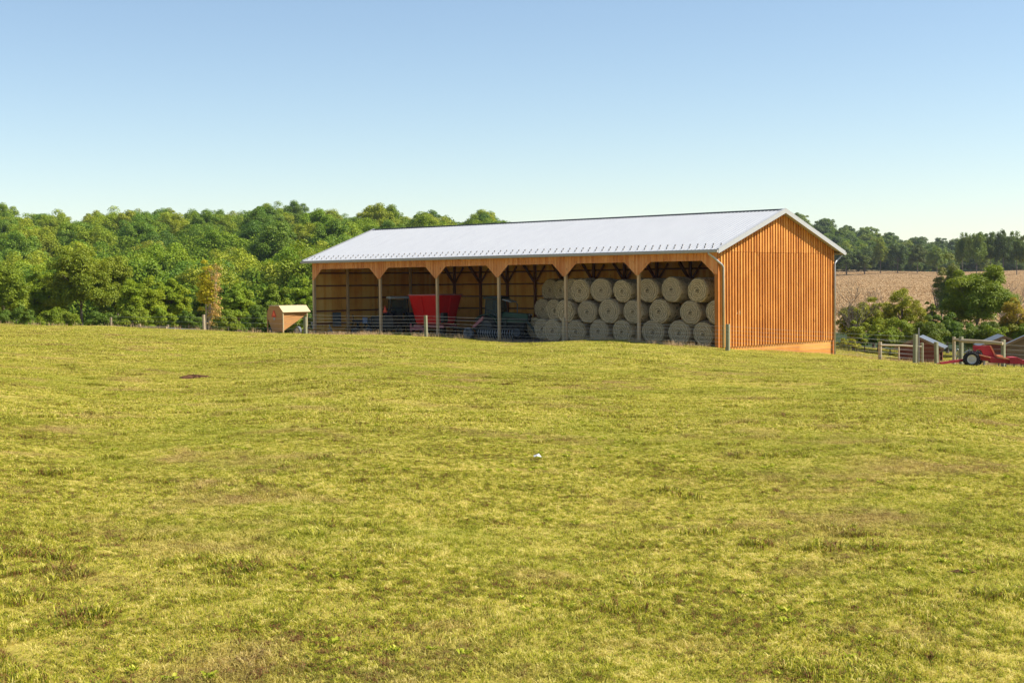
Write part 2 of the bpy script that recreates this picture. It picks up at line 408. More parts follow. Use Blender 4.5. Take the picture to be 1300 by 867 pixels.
# gable siding: board and batten, lower panel and gable panel
def gable(x0, out, zlow, name):
    m = MB(); n = int(BW/.25)+1; rnd = random.Random(3)
    for i in range(n):
        m.mi = 0
        y0, y1 = i*.25, min(BW, i*.25+.249)
        if y1-y0 < .03: continue
        def top(y): return rz_(y)-.10
        def zj(): return 4.66
        xa, xb = (x0, x0+.025*out)
        dz = rnd.uniform(-.012, .012)
        m.hexa([(xa,y0,zlow+dz),(xb,y0,zlow+dz),(xb,y1,zlow+dz),(xa,y1,zlow+dz),(xa,y0,4.655),(xb,y0,4.655),(xb,y1,4.655),(xa,y1,4.655)])
        if top(max(y0,.01)) > 4.72:
            xc = x0+.032*out
            m.hexa([(xa,y0,4.66),(xc,y0,4.66),(xc,y1,4.66),(xa,y1,4.66),(xa,y0,top(y0)),(xc,y0,top(y0)),(xc,y1,top(y1)),(xa,y1,top(y1))])
        m.mi = 1
        yb0, yb1 = y1-.055, y1+.055
        if yb1 < BW-.02:
            xd = x0+.082*out; xe = x0+.026*out
            m.hexa([(xe,yb0,zlow-.01),(xd,yb0,zlow-.01),(xd,yb1,zlow-.01),(xe,yb1,zlow-.01),(xe,yb0,4.65),(xd,yb0,4.65),(xd,yb1,4.65),(xe,yb1,4.65)])
            if top(yb0) > 4.8:
                xe = x0+.033*out; xd = x0+.08*out
                m.hexa([(xe,yb0,4.672),(xd,yb0,4.672),(xd,yb1,4.672),(xe,yb1,4.672),(xe,yb0,top(yb0)),(xd,yb0,top(yb0)),(xd,yb1,top(yb1)),(xe,yb1,top(yb1))])
    return m.build(name, [M['siding'], M['batten']], barn)
gable(0.0, 1, 0.0, 'gable_siding')
# left end wall and back wall, seen from inside
def wall_boards(along, fixed, a0, a1, z0, ztop, th, mat, name, w=.22):
    m = MB(); n = int(abs(a1-a0)/w)
    for i in range(n+1):
        p = a0+(a1-a0)*i/(n+1); q = a0+(a1-a0)*(i+1)/(n+1)-.004*np.sign(a1-a0)
        zp, zq = ztop(p), ztop(q)
        if along == 'y': m.hexa([(fixed,p,z0),(fixed+th,p,z0),(fixed+th,q,z0),(fixed,q,z0),(fixed,p,zp),(fixed+th,p,zp),(fixed+th,q,zq),(fixed,q,zq)])
        else: m.hexa([(p,fixed,z0),(q,fixed,z0),(q,fixed+th,z0),(p,fixed+th,z0),(p,fixed,zp),(q,fixed,zq),(q,fixed+th,zq),(p,fixed+th,zp)])
    return m.build(name, mat, barn)
wall_boards('y', -BL-.02, .02, BW-.02, -.5, lambda y: rz_(y)-.1, -.025, M['inner'], 'left_end_wall'.replace('left_', ''))
wall_boards('x', BW-.025, -BL+.01, -.01, -.9, lambda x: rz_(BW)-.12, .025, M['inner'], 'back_wall')
wall_boards('y', -.012, .26, BW-.03, 0.0, lambda y: rz_(y)-.1, .008, M['inner'], 'gable_lining')
# girts
for z in (.75, 1.55, 2.35, 3.15, 3.95):
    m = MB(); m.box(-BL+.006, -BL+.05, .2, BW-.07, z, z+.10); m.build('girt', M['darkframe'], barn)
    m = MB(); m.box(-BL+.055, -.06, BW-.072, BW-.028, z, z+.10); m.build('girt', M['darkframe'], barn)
# skirt boards under the gable
m = MB()
for k in range(4):
    z1 = -.012-.235*k
    for (ya, yb) in ((.55, 3.9), (3.905, 7.6), (7.605, BW-.16)): m.box(-.05, -.012+.006*(k % 2), ya, yb, z1-.232, z1)
m.build('skirt_boards', M['skirt'], barn)
# corner boards
m = MB(); m.box(-.17, -.004, -.006, .16, -.55, 4.6); m.box(.0, .03, .0, .07, 0, 4.6); m.build('corner_post', M['siding'], barn)
m = MB(); m.box(-.19, .028, BW-.15, BW+.03, -1.2, 4.6); m.build('corner_post', M['siding'], barn)
m = MB(); m.box(-BL-.05, -BL+.10, .0, .17, -.35, 4.2); m.build('corner_post', M['post'], barn)
# front posts
for xk in posts_x[1:-1]:
    m = MB(); m.box(xk-.065, xk+.065, .03, .17, -.35, 4.5); m.build('post', M['post'], barn)
# header boards with the pointed gussets at each post
def hb(x):
    z = 4.24
    for xk in posts_x:
        d = abs(x-xk); z = min(z, 3.58+max(0, d-.08)*(.66/.74))
    return z
m = MB(); nb = int(BL/.2)
xs = [-BL+BL*i/nb for i in range(nb+1)]
knots = sorted(set([round(v, 4) for v in xs]+[round(xk+s, 4) for xk in posts_x for s in (-.82, -.08, .08, .82) if -BL < xk+s < 0]))
for a, b in zip(knots[:-1], knots[1:]):
    i = min(range(len(xs)-1), key=lambda i: abs((xs[i]+xs[i+1])/2-(a+b)/2)); th_ = .0
    e = .004 if abs(b-xs[i+1]) < 1e-3 else 0
    m.hexa([(a,-.03,hb(a)),(b-e,-.03,hb(b-e)),(b-e,.0,hb(b-e)),(a,.0,hb(a)),(a,-.03,4.68),(b-e,-.03,4.68),(b-e,.0,4.68),(a,.0,4.68)])
for x in xs[1:-1]:
    m.hexa([(x-.02,-.05,hb(x-.02)),(x+.02,-.05,hb(x+.02)),(x+.02,-.031,hb(x+.02)),(x-.02,-.031,hb(x-.02)),(x-.02,-.05,4.68),(x+.02,-.05,4.68),(x+.02,-.031,4.68),(x-.02,-.031,4.68)])
m.build('header_boards', M['header'], barn)
# header beam and eave soffits
m = MB(); m.box(-BL+.02, -.2, .004, .028, 4.26, 4.5); m.box(-BL+.02, -.2, .2, .24, 4.26, 4.5); m.build('header_beam', M['darkframe'], barn)
m = MB(); m.box(-BL-.25, .25, -.47, -.055, 4.675, 4.69); m.box(-BL-.25, .25, BW+.03, BW+.47, 4.675, 4.69); m.build('soffit', M['trim'], barn)
# interior posts with braces
n4 = 4
for k in range(1, 4):
    y = BW*k/4; m = MB(); m.box(-BL+.055, -BL+.20, y-.075, y+.075, -.1, rz_(y)-.25); m.build('post', M['post'], barn)
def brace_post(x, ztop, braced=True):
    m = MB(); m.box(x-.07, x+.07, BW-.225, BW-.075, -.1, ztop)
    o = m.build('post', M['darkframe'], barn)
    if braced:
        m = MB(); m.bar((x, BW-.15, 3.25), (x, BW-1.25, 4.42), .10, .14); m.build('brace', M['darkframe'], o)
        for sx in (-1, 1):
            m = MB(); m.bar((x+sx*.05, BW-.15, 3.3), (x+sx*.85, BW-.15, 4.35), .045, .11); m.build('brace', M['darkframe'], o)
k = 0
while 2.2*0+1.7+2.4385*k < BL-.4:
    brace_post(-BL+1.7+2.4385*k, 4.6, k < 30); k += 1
# trusses: rafters, bottom chord, webs
k = 0
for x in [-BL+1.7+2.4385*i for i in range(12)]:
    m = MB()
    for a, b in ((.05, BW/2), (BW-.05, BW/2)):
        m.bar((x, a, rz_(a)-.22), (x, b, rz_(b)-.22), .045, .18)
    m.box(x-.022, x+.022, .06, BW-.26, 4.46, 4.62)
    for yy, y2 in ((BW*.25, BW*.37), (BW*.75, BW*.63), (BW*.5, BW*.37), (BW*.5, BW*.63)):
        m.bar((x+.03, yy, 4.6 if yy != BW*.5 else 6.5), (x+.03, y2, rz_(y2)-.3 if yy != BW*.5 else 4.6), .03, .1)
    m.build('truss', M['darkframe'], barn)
for side in (0, 1):      # purlins under the metal
    m = MB()
    for k in range(9):
        y = -OV+.1+k*.72; yy = y if not side else BW-y
        if abs(yy-BW/2) < .12: continue
        m.box(-BL-.25, .26, yy-.03, yy+.03, rz_(yy)-.105, rz_(yy)-.03)
    m.build('purlins', M['inner'], barn)
# roof sheets with ribs
def roof(side):
    m = MB(); prof = []; x = -BL-OG
    while x < OG-.02:
        prof += [(x, 0), (x+.085, 0), (x+.10, .013), (x+.135, .013), (x+.15, 0)]; x += .2286
    prof = [(min(a, OG), z) for a, z in prof]+[(OG, 0)]
    ye, yr = (-OV-.03, BW/2-.02) if not side else (BW+OV+.03, BW/2+.02)
    for (x0, z0), (x1, z1) in zip(prof[:-1], prof[1:]):
        if x1-x0 < 1e-6: continue
        ze, zr = rz_(ye), rz_(yr)
        m.poly([(x0,ye,ze+z0),(x1,ye,ze+z1),(x1,yr,zr+z1),(x0,yr,zr+z0)])
    m.poly([(-BL-OG,ye,rz_(ye)-.025),(OG,ye,rz_(ye)-.025),(OG,yr,rz_(yr)-.025),(-BL-OG,yr,rz_(yr)-.025)])
    m.poly([(-BL-OG,ye,rz_(ye)-.025),(OG,ye,rz_(ye)-.025),(OG,ye,rz_(ye)),(-BL-OG,ye,rz_(ye))])
    return m.build('metal_roof_sheet', M['roof'], barn)
roof(0); roof(1)
zr = rz_(BW/2)
m = MB(); m.box(-BL-OG+.35, OG-.35, BW/2-.17, BW/2+.17, zr-.05, zr+.012); m.build('ridge_vent', M['vent'], barn)
m = MB()
for sy in (-1, 1):
    ya, yb = BW/2+sy*.2, BW/2
    m.hexa([(-BL-OG,ya,zr-.045),(OG,ya,zr-.045),(OG,yb,zr+.014),(-BL-OG,yb,zr+.014),(-BL-OG,ya,zr-.035),(OG,ya,zr-.035),(OG,yb,zr+.026),(-BL-OG,yb,zr+.026)])
o = m.build('ridge_cap', M['vent'], barn)
# rake trim
for xe, sg in ((OG, 1), (-BL-OG, -1)):
    for side in (0, 1):
        ya, yb = (-OV-.03, BW/2) if not side else (BW+OV+.03, BW/2)
        m = MB(); xa, xb = xe+.005*sg, xe+.035*sg
        m.hexa([(xa,ya,rz_(ya)-.20),(xb,ya,rz_(ya)-.20),(xb,yb,rz_(yb)-.20),(xa,yb,rz_(yb)-.20),(xa,ya,rz_(ya)+.03),(xb,ya,rz_(ya)+.03),(xb,yb,rz_(yb)+.03),(xa,yb,rz_(yb)+.03)])
        xc = xe-.09*sg
        m.hexa([(xc,ya,rz_(ya)+.032),(xb,ya,rz_(ya)+.032),(xb,yb,rz_(yb)+.032),(xc,yb,rz_(yb)+.032),(xc,ya,rz_(ya)+.042),(xb,ya,rz_(ya)+.042),(xb,yb,rz_(yb)+.042),(xc,yb,rz_(yb)+.042)])
        if sg == 1:   # soffit under the rake overhang
            m.hexa([(.095,ya,rz_(ya)-.135),(xa-.002,ya,rz_(ya)-.135),(xa-.002,yb,rz_(yb)-.135),(.095,yb,rz_(yb)-.135),(.095,ya,rz_(ya)-.12),(xa-.002,ya,rz_(ya)-.12),(xa-.002,yb,rz_(yb)-.12),(.095,yb,rz_(yb)-.12)])
        m.build('rake_trim', M['trim'], barn)
# gutters, downspouts
for y0, y1 in ((-OV-.15, -OV-.035), (BW+OV+.035, BW+OV+.15)):
    zt = HE-.045; m = MB()
    m.box(-BL-OG-.02, OG+.02, y0, y1, zt-.11, zt-.10); m.box(-BL-OG-.02, OG+.02, y0, y0+.006, zt-.10, zt); m.box(-BL-OG-.02, OG+.02, y1-.006, y1, zt-.10, zt)
    m.box(-BL-OG-.024, -BL-OG-.018, y0-.005, y1+.005, zt-.12, zt+.005); m.box(OG+.018, OG+.024, y0-.005, y1+.005, zt-.12, zt+.005)
    fy = y1 if y0 < 0 else y0; 
    m.build('gutter', M['gutter'], barn)
    m = MB(); yy = -OV+.0 if y0 < 0 else BW+OV-.0
    m.box(-BL-OG, OG, yy-.03, yy-.004, HE-.17, HE-.02) if y0 < 0 else m.box(-BL-OG, OG, yy+.004, yy+.03, HE-.17, HE-.02)
    m.build('fascia', M['trim'], barn)
m = MB(); m.tube([(-.12,-OV-.09,4.65),(-.12,-OV-.09,4.56),(-.03,-.28,4.38),(.12,.22,4.02),(.14,.30,3.9),(.14,.31,.0)], .05, 8); m.build('downspout', M['galv'], barn, smooth=True)
m = MB(); m.tube([(.16,BW+OV+.09,4.65),(.16,BW+OV+.09,4.55),(.14,BW+.1,4.3),(.14,BW-.10,4.15),(.14,BW-.12,4.05),(.14,BW-.12,-.85)], .05, 8); m.build('downspout', M['galv'], barn, smooth=True)
# snow guards: two rows of small clips near the front eave
def guard(x, y, m):
    z = rz_(y)+.0
    m.hexa([(x-.03,y-.05,z+.003),(x+.03,y-.05,z+.003),(x+.03,y+.05,z+.035),(x-.03,y+.05,z+.035),(x-.03,y-.02,z+.085),(x+.03,y-.02,z+.085),(x+.025,y+.0,z+.09),(x-.025,y+.0,z+.09)])
gs = []
x = OG-.25
i = 0
while x > -BL-OG+.1:
    gs.append((x, -OV+.62)); gs.append((x-.2286, -OV+.22)); x -= .4572
gm = None
for i, (x, y) in enumerate(gs[:96]):
    if gm is None:
        q = MB(); guard(0, 0, q); q.v = [(a, b, c-rz_(0)) for a, b, c in q.v]; gm = q.build('snow_guard', M['gutter'], barn); o = gm
    else: o = gm.copy(); COL.objects.link(o); o.parent = barn
    o.location = (x, y, rz_(y)+.002)
m = MB()
for x, y in gs[96:]: guard(x, y, m)
m.build('snow_guards', M['gutter'], barn, kind='stuff')
# floor
m = MB(); m.box(-BL+.02, -.2, .22, BW-.24, -.4, .0); m.box(-BL+.1, -.2, -.9, .0, -.5, -.05)
fl = m.build('barn_floor', M['floor']); fl.location = BO; fl.rotation_euler = (0, 0, BRZ); tag(fl, 'grey packed stone floor inside the open barn', 'floor', kind='structure')

# ------------------------------------------------------------------ hay bales
def bale_mesh(seed):
    rnd = np.random.RandomState(seed); m = MB(); n = 56; prof = []
    L2 = .62; Rr = .655
    rings = [(.03, -.005)]+[(.08*k, 0) for k in range(1, 8)]+[(.60, .004), (.64, .03), (Rr, .09)]
    for r, d in rings: prof.append((r, -L2+d+(.012*((int(r*50)) % 2) if .05 < r < .6 else 0)))
    for k in range(1, 8): prof.append((Rr+(.008 if k % 2 else -.006), -L2+.09+(2*L2-.18)*k/8))
    for r, d in rings[::-1]: prof.append((r, L2-d))
    m.lathe(prof, n); 
    v = np.array(m.v); ph = rnd.uniform(0, 6.28, 6); a = np.arctan2(v[:, 2], v[:, 0]); r = np.hypot(v[:, 0], v[:, 2])
    k = 1+.018*np.sin(2*a+ph[0])+.012*np.sin(3*a+ph[1])+.008*np.sin(7*a+ph[2])+rnd.normal(0, .006, len(v))
    v[:, 0] *= k; v[:, 2] *= k*.985; v[:, 1] += rnd.normal(0, .012, len(v))+.03*np.sin(a+ph[3])*(r/Rr)**2
    # slightly flattened where it rests
    v[:, 2] = np.where(v[:, 2] < -.60, -.60+(v[:, 2]+.60)*.4, v[:, 2])
    m.v = [tuple(p) for p in v]; m.f.append(tuple(range(n))); m.m.append(0); b = len(m.v)-n; m.f.append(tuple(b+j for j in range(n))[::-1]); m.m.append(0)
    me = bpy.data.meshes.new('hay_bale'); me.from_pydata(m.v, [], m.f); me.polygons.foreach_set('use_smooth', [True]*len(me.polygons)); me.materials.append(M['bale']); return me
bmeshes = [bale_mesh(s) for s in range(5)]
def bale(px, row, y, label, k):
    rnd = random.Random(px*7+row*31+int(y*10))
    o = bpy.data.objects.new('hay_bale', bmeshes[k % 5]); COL.objects.link(o)
    x = bx_for(px, y-.62)
    z = [.635, 1.70, 2.80][row]
    o.location = bw(x, y+rnd.uniform(-.12, .12) if row else y, z); 
    q = rnd.uniform(.95, 1.035); o.scale = (q*rnd.uniform(.98, 1.03), 1, q); o.location.z += (q-1)*.62; o.rotation_euler = (rnd.uniform(-.03, .03), rnd.uniform(-.05, .05), BRZ+rnd.uniform(-.13, .13))
    return tag(o, label, 'hay bale', 'round hay bales stacked in the barn')
ordn = ['first', 'second', 'third', 'fourth', 'fifth', 'sixth', 'seventh', 'eighth', 'ninth']
rows = [('bottom', 0, [893, 862, 827, 790, 760, 730, 701]), ('middle', 1, [910, 876, 836, 805, 775, 746, 718]), ('top', 2, [887, 854, 822, 791, 761, 736])]
k = 0
for nm, rw, pl in rows:
    for i, px in enumerate(pl):
        tone = ['grey-gold', 'straw-gold', 'yellow-gold'][rw]
        end = 'rightmost' if i == 0 else ('leftmost' if i == len(pl)-1 else ordn[i]+' from the right')
        bale(px, rw, 1.45, f'round {tone} hay bale, {end} in the front {nm} row', k); k += 1
for i, px in enumerate([906, 874, 842, 812, 782, 752, 727]):
    bale(px, 2, 3.0, f'round hay bale behind the front top row, {ordn[i]} from the right', k); k += 1
for px, rw, y, lb in ((703, 1, 3.0, 'shaded round hay bale behind the leftmost middle-row bale'),
                      (713, 2, 4.4, 'round hay bale high on the left shoulder of the stack'),
                      (699, 2, 5.8, 'darker round hay bale stepping down at the left back of the stack'),
                      (688, 1, 4.9, 'shaded bale at the left edge of the stack, middle height'),
                      (689, 0, 3.0, 'shaded bale low on the floor behind the leftmost bottom bale'),
                      (678, 0, 4.6, 'lowest bale at the left back edge of the stack, beside the green tractor'),
                      (735, 2, 4.4, 'deep shaded bale at the back of the top layer above the left stack'),
                      (706, 1, 4.4, 'hidden dark bale under the left shoulder of the stack')):
    bale(px, rw, y, lb, k); k += 1

# ------------------------------------------------------------------ machines
def wheel(name, parent, loc, r, w, tyre, rim, n=36, lugs=True, rimr=.58):
    m = MB(); h = w/2; rr_ = r*rimr
    m.lathe([(.03, -h*.25), (.07, -h*.3), (rr_*.5, -h*.2), (rr_*.85, -h*.35), (rr_, -h*.75), (rr_*1.03, -h*.75), (rr_*1.0, 0), (rr_*1.03, h*.75), (rr_, h*.75), (rr_*.85, h*.35), (rr_*.5, h*.2), (.07, h*.3), (.03, h*.25)], n)
    m.lathe([(.001, -h*.55), (.05, -h*.55), (.06, -h*.2)], 12); m.lathe([(.06, h*.2), (.05, h*.55), (.001, h*.55)], 12)
    for j in range(6):
        a = j*math.pi/3; m.box(-.012, .012, -h*.5, h*.5, -.012, .012, Matrix.Translation((.09*math.cos(a), 0, .09*math.sin(a))))
    o = m.build(name, rim, parent, smooth=False, loc=loc)
    m = MB(); m.lathe([(rr_, -h*.72), (rr_*1.12, -h), (r*.9, -h), (r*.975, -h*.82), (r*.985, 0), (r*.975, h*.82), (r*.9, h), (rr_*1.12, h), (rr_, h*.72)], n)
    if lugs:
        for j in range(18):
            for s in (-1, 1):
                a = (j+.5*(s > 0))*math.pi/9; Mx = Matrix.Rotation(a, 4, 'Y') @ Matrix.Translation((0, s*h*.45, r*.985))
                m.box(-.025, .025, -h*.42, h*.42, -.02, .03, Mx @ Matrix.Rotation(.5*s, 4, 'Z'))
    m.build('tyre', tyre, o)
    return o
def tri_sign(parent_or_none, loc, rz, size=.4, **k):
    m = MB(); h = size
    m.prism([(-h/2,0),(-h*.38,-.03),(h*.38,-.03),(h/2,0),(.04,h*.86),(-.04,h*.86)], -.008, .0)
    o = m.build('slow_vehicle_triangle', M['smvred'], parent_or_none, loc=loc); o.rotation_euler = (0, 0, rz)
    m = MB(); m.prism([(-h*.34,.04),(h*.34,.04),(0,h*.68)], -.014, -.009); m.build('orange_centre', M['smv'], o)
    return o
def tractor(label, body, roofm, loc, rz, grille=True):
    t = empty('tractor', loc, rz, label=label, cat='tractor')
    m = MB(); m.box(-.7, 1.75, -.22, .22, .5, .95); m.box(-.95, .1, -.4, .4, .55, .98); m.box(1.2, 1.7, -.1, .1, .32, .5); m.box(1.35, 1.5, -.62, .62, .36, .48); m.build('chassis', M['black'], t, bevel=.02)
    m = MB(); m.prism([(.35,.95),(1.85,.95),(1.98,1.05),(1.98,1.38),(1.86,1.47),(.35,1.56)], -.34, .34); m.build('hood', body, t, bevel=.03)
    m = MB(); m.box(1.985, 2.02, -.28, .28, .98, 1.34)
    for j in range(6): m.box(2.02, 2.03, -.26, .26, 1.0+j*.055, 1.02+j*.055)
    m.build('grille', M['black'], t)
    for s in (-1, 1):
        m = MB(); m.lathe([(.001, 0), (.06, 0), (.07, -.03)], 12, 'x', (2.05, s*.2, 1.4)); m.build('headlight', M['trim'], t)
    m = MB()
    for x, y, x2, y2 in ((.42, .52, .22, .5), (-.62, .58, -.55, .54)):
        for s in (-1, 1): m.bar((x, s*y, 1.1), (x2, s*y2, 2.32), .05)
    for s in (-1, 1): m.bar((.42, s*.52, 1.25), (-.62, s*.58, 1.35), .05); m.bar((.22, s*.5, 2.3), (-.55, s*.54, 2.3), .05)
    m.bar((.42, -.52, 1.5), (.42, .52, 1.5), .05); m.box(-.6, .4, -.55, .55, .98, 1.05)
    cab = m.build('cab_frame', M['black'], t)
    m = MB()
    for s in (-1, 1): m.poly([(.36, s*.545, 1.3), (-.58, s*.575, 1.38), (-.53, s*.55, 2.27), (.2, s*.515, 2.27)])
    m.poly([(.4,-.48,1.53),(.4,.48,1.53),(.24,.46,2.27),(.24,-.46,2.27)]); m.poly([(-.6,-.5,1.4),(-.6,.5,1.4),(-.55,.48,2.27),(-.55,-.48,2.27)])
    m.build('window', M['glass'], cab)
    m = MB(); m.prism([(-.72,2.34),(.42,2.34),(.5,2.38),(.42,2.46),(-.2,2.5),(-.66,2.46),(-.74,2.4)], -.62, .62); m.build('cab_roof', roofm, t, bevel=.02)
    m = MB(); m.box(-.42, -.0, -.24, .24, 1.06, 1.28); m.box(-.5, -.4, -.24, .24, 1.25, 1.7); m.build('seat', M['black'], t, bevel=.03)
    m = MB(); m.tube([(.32,0,1.1),(.12,0,1.5)], .025); m.lathe([(.17,-.012),(.185,0),(.17,.012),(.155,0),(.17,-.012)], 20, 'z', (.1,0,1.52)); m.build('steering_wheel', M['black'], t)
    m = MB(); m.tube([(1.1,.26,1.4),(1.1,.26,2.0),(1.06,.26,2.08)], .032); m.build('exhaust_pipe', M['rimgrey'], t)
    for s in (-1, 1):
        m = MB(); pr = []
        for j in range(9):
            a = R(15+j*16); pr.append((-.45+.78*math.cos(a), .72+.74*math.sin(a)))
        pr += [(p[0]*.96-.015, p[1]*.96+.02) for p in pr[::-1]]
        n = len(pr)//2
        for j in range(n-1):
            q = [pr[j], pr[j+1], pr[len(pr)-2-j], pr[len(pr)-1-j]]
            m.prism(q, s*.50, s*.95)
        m.build('fender', body, t)
        wheel('rear_wheel', t, (-.45, s*.76, .69), .69, .36, M['tyre'], M['rimgrey'])
        wheel('front_wheel', t, (1.43, s*.66, .40), .40, .24, M['tyre'], M['rimgrey'])
    return t
def floor_pt(px, y): return bw(bx_for(px, y), y, 0.0)
ta = tractor('dark compact tractor with pale cab roof, between the navy implement and red mixer', M['navy'], M['cabroof'], floor_pt(505, 4.3), R(108))
# implement on the dark tractor with the orange triangle
tb = tractor('green tractor with dark cab and grey visor, left of the hay bales', M['green'], M['darkgreen'], floor_pt(633, 3.2), R(-22))
m = MB(); m.hexa([(.5,-.58,2.28),(1.0,-.5,2.12),(1.0,.5,2.12),(.5,.58,2.28),(.5,-.58,2.33),(1.0,-.5,2.16),(1.0,.5,2.16),(.5,.58,2.33)]); m.build('sun_visor', M['cabroof'], tb)
# front loader arms on the green tractor
for s in (-1, 1):
    m = MB(); m.bar((.6, s*.44, 1.25), (1.9, s*.46, 1.1), .07, .14); m.bar((1.9, s*.46, 1.12), (2.55, s*.46, .35), .07, .14); m.bar((.6, s*.44, .6), (.6, s*.44, 1.3), .1, .16)
    m.build('loader_arm', M['darkgreen'], tb)
# seed box / rear implement beside the dark tractor
f = floor_pt(489, 2.6)
im = empty('seed_drill', f, BRZ+R(10), label='low black trailed implement carrying an orange-red slow-vehicle triangle behind the second bay post', cat='farm implement')
m = MB(); m.box(-1.0, 1.0, -.45, .35, .55, 1.05); m.prism([(-.95,1.05),(.95,1.05),(.8,1.28),(-.8,1.28)], -.35, .25)
for j in range(9): m.bar((-.9+j*.225, -.3, .6), (-.9+j*.225, -.5, .12), .03)
m.build('seed_box', M['black'], im, bevel=.02)
m = MB(); m.bar((0, .3, .6), (0, 1.6, .45), .1); m.bar((-.8, .2, .5), (.8, .2, .5), .12); m.build('frame', M['navy'], im)
for s in (-1, 1): wheel('wheel', im, (0,0,0), .36, .18, M['tyre'], M['rimgrey'], 24, False); im.children[-1].location = (s*1.12, 0, .36); im.children[-1].rotation_euler = (0, 0, math.pi/2)
tri_sign(im, (.32, -.40, 1.52), R(-20), .46)
m = MB(); m.bar((.32, -.38, 1.0), (.32, -.38, 1.6), .04); m.build('bracket', M['black'], im)

# red feed mixer wagon
mx = empty('feed_mixer_wagon', bw(bx_for(553, 3.6), 3.6), BRZ, label='tall bright red feed mixer wagon with flared oval tub, behind the third bay post', cat='feed mixer')
def oval(a, b, z, n=40, e=2.6):
    return [(a*math.copysign(abs(math.cos(t))**(2/e), math.cos(t)), b*math.copysign(abs(math.sin(t))**(2/e), math.sin(t)), z) for t in [2*math.pi*j/n for j in range(n)]]
m = MB(); levels = [(.98,.80,.80),(1.0,.84,.86),(1.36,1.16,2.50),(1.39,1.2,2.56)]; n = 60
for a, b, z in levels: m.v += oval(a, b, z, 60, 7)
for i in range(3):
    for j in range(n): m.f.append((i*n+j, i*n+(j+1) % n, (i+1)*n+(j+1) % n, (i+1)*n+j)); m.m.append(0)
m.f.append(tuple(range(n))[::-1]); m.m.append(0)
tub = m.build('tub', M['red'], mx, smooth=False); sd = tub.modifiers.new('wall', 'SOLIDIFY'); sd.thickness = .03
tub.data.polygons.foreach_set('use_smooth', [True]*len(tub.data.polygons))
m = MB(); m.tube([Vector(p)+Vector((0,0,.0)) for p in oval(1.40, 1.21, 2.58, 60, 7)]+[Vector(oval(1.40,1.21,2.58,60,7)[0])], .035, 8); m.build('rim_lip', M['redlip'], tub, smooth=True)
for a_, nrm in ((0, 0), (0, 1)):
    m = MB()
    if nrm == 0: m.bar((a_*.74, -.87, .9), (a_, -1.185, 2.48), .045, .035)
    else: m.bar((1.02, a_*.7, .9), (1.385, a_, 2.48), .035, .045)
    m.build('rib', M['red'], tub)
m = MB(); m.box(-1.3, 1.3, -.6, -.48, .58, .75); m.box(-1.3, 1.3, .48, .6, .58, .75)
for x in (-1.2, -.2, .8): m.box(x, x+.12, -.48, .48, .6, .73)
m.build('chassis_frame', M['pink'], mx)
m = MB(); m.box(-1.28, .05, -.95, -.86, .42, .60); m.box(-1.28, -1.2, -.95, -.86, .6, .82); m.box(-.04, .05, -.95, -.86, .6, .82); m.bar((-1.24, -.9, .42), (-1.15, -.95, .05), .05); m.bar((-.1, -.9, .42), (-.2, -.95, .05), .05); m.build('side_step', M['pink'], mx)
m = MB(); m.bar((1.3, 0, .62), (2.6, 0, .5), .14); m.bar((2.2,0,.5), (2.2,0,.05), .06); m.build('drawbar', M['black'], mx)
m = MB(); m.lathe([(.25,.82),(.2,1.2),(.08,2.0),(.02,2.3)], 16, 'z'); m.lathe([(.2,1.0),(.75,1.02),(.2,1.04)], 20, 'z'); m.lathe([(.15,1.4),(.5,1.42),(.15,1.44)], 20, 'z'); m.build('auger', M['galv'], mx)
m = MB(); m.box(1.35, 1.6, -.9, -.5, .9, 1.5); m.build('control_box', M['black'], mx, bevel=.02)
for s in (-1, 1): wheel('wheel', mx, (-.2, s*.72, .34), .34, .24, M['tyre'], M['rimgrey'], 28, False)

# old wheeled loader frame with a grey tyre and pinkish arm (between mixer and green tractor)
hr = empty('hay_rake', bw(bx_for(622, 1.55), 1.55), BRZ, label='low hay rake with pale hanging tines and dusty grey tyre, before the green tractor', cat='hay rake')
m = MB(); m.bar((-1.6,0,.62), (1.75,0,.62), .08); m.bar((-1.6,.35,.78), (1.75,.35,.78), .06)
for x in (-1.4, 0, 1.5): m.bar((x,0,.62), (x,.35,.78), .06)
m.build('frame', M['black'], hr)
for j in range(15):
    m = MB(); x = -.9+j*.19; m.tube([(x,0,.62),(x+.01,-.08,.35),(x+.02,.02,.1),(x+.02,.10,.05)], .016, 6); m.build('tine', M['galv'], hr)
wheel('wheel', hr, (-1.75, .05, .36), .36, .2, M['tyregrey'], M['rimgrey'], 28, False)
m = MB(); m.bar((-1.5,.2,.7), (-.95,.3,1.15), .12, .16); m.bar((-.95,.3,1.1), (-.8,.3,1.3), .1, .12); m.build('lift_arm', M['pink'], hr)

# navy hay tedder at the left with two small wheels
td = empty('hay_tedder', bw(bx_for(461, 2.2), 2.2), BRZ+R(-6), label='navy hay tedder with two dusty wheels and folded arms, in the leftmost bay', cat='hay tedder')
m = MB(); m.bar((-1.1,0,.95), (1.2,0,.98), .11); m.bar((0,0,.95), (0,1.2,.7), .1); m.bar((-.6,0,.3), (-.6,0,1.0), .07); m.bar((.75,0,.3), (.75,0,1.0), .07); m.box(.35,1.0,-.16,.16,.75,1.15); m.bar((-1.0,0,.95),(-1.25,.1,1.35),.05)
m.build('frame', M['navy'], td)
for x in (-1.0, -.35, .35):
    m = MB(); m.lathe([(.02,.0),(.16,.01),(.16,.05),(.02,.08)], 14, 'z', (x, -.1, .55))
    for j in range(6):
        a = j*math.pi/3+.3; c_, s_ = math.cos(a), math.sin(a); m.tube([(x+.12*c_, -.1+.12*s_, .56), (x+.5*c_, -.1+.5*s_, .5), (x+.55*c_, -.1+.55*s_, .25)], .012, 5)
    m.bar((x,-.1,.6),(x,-.02,.95),.05)
    m.build('rotor', M['black'], td)
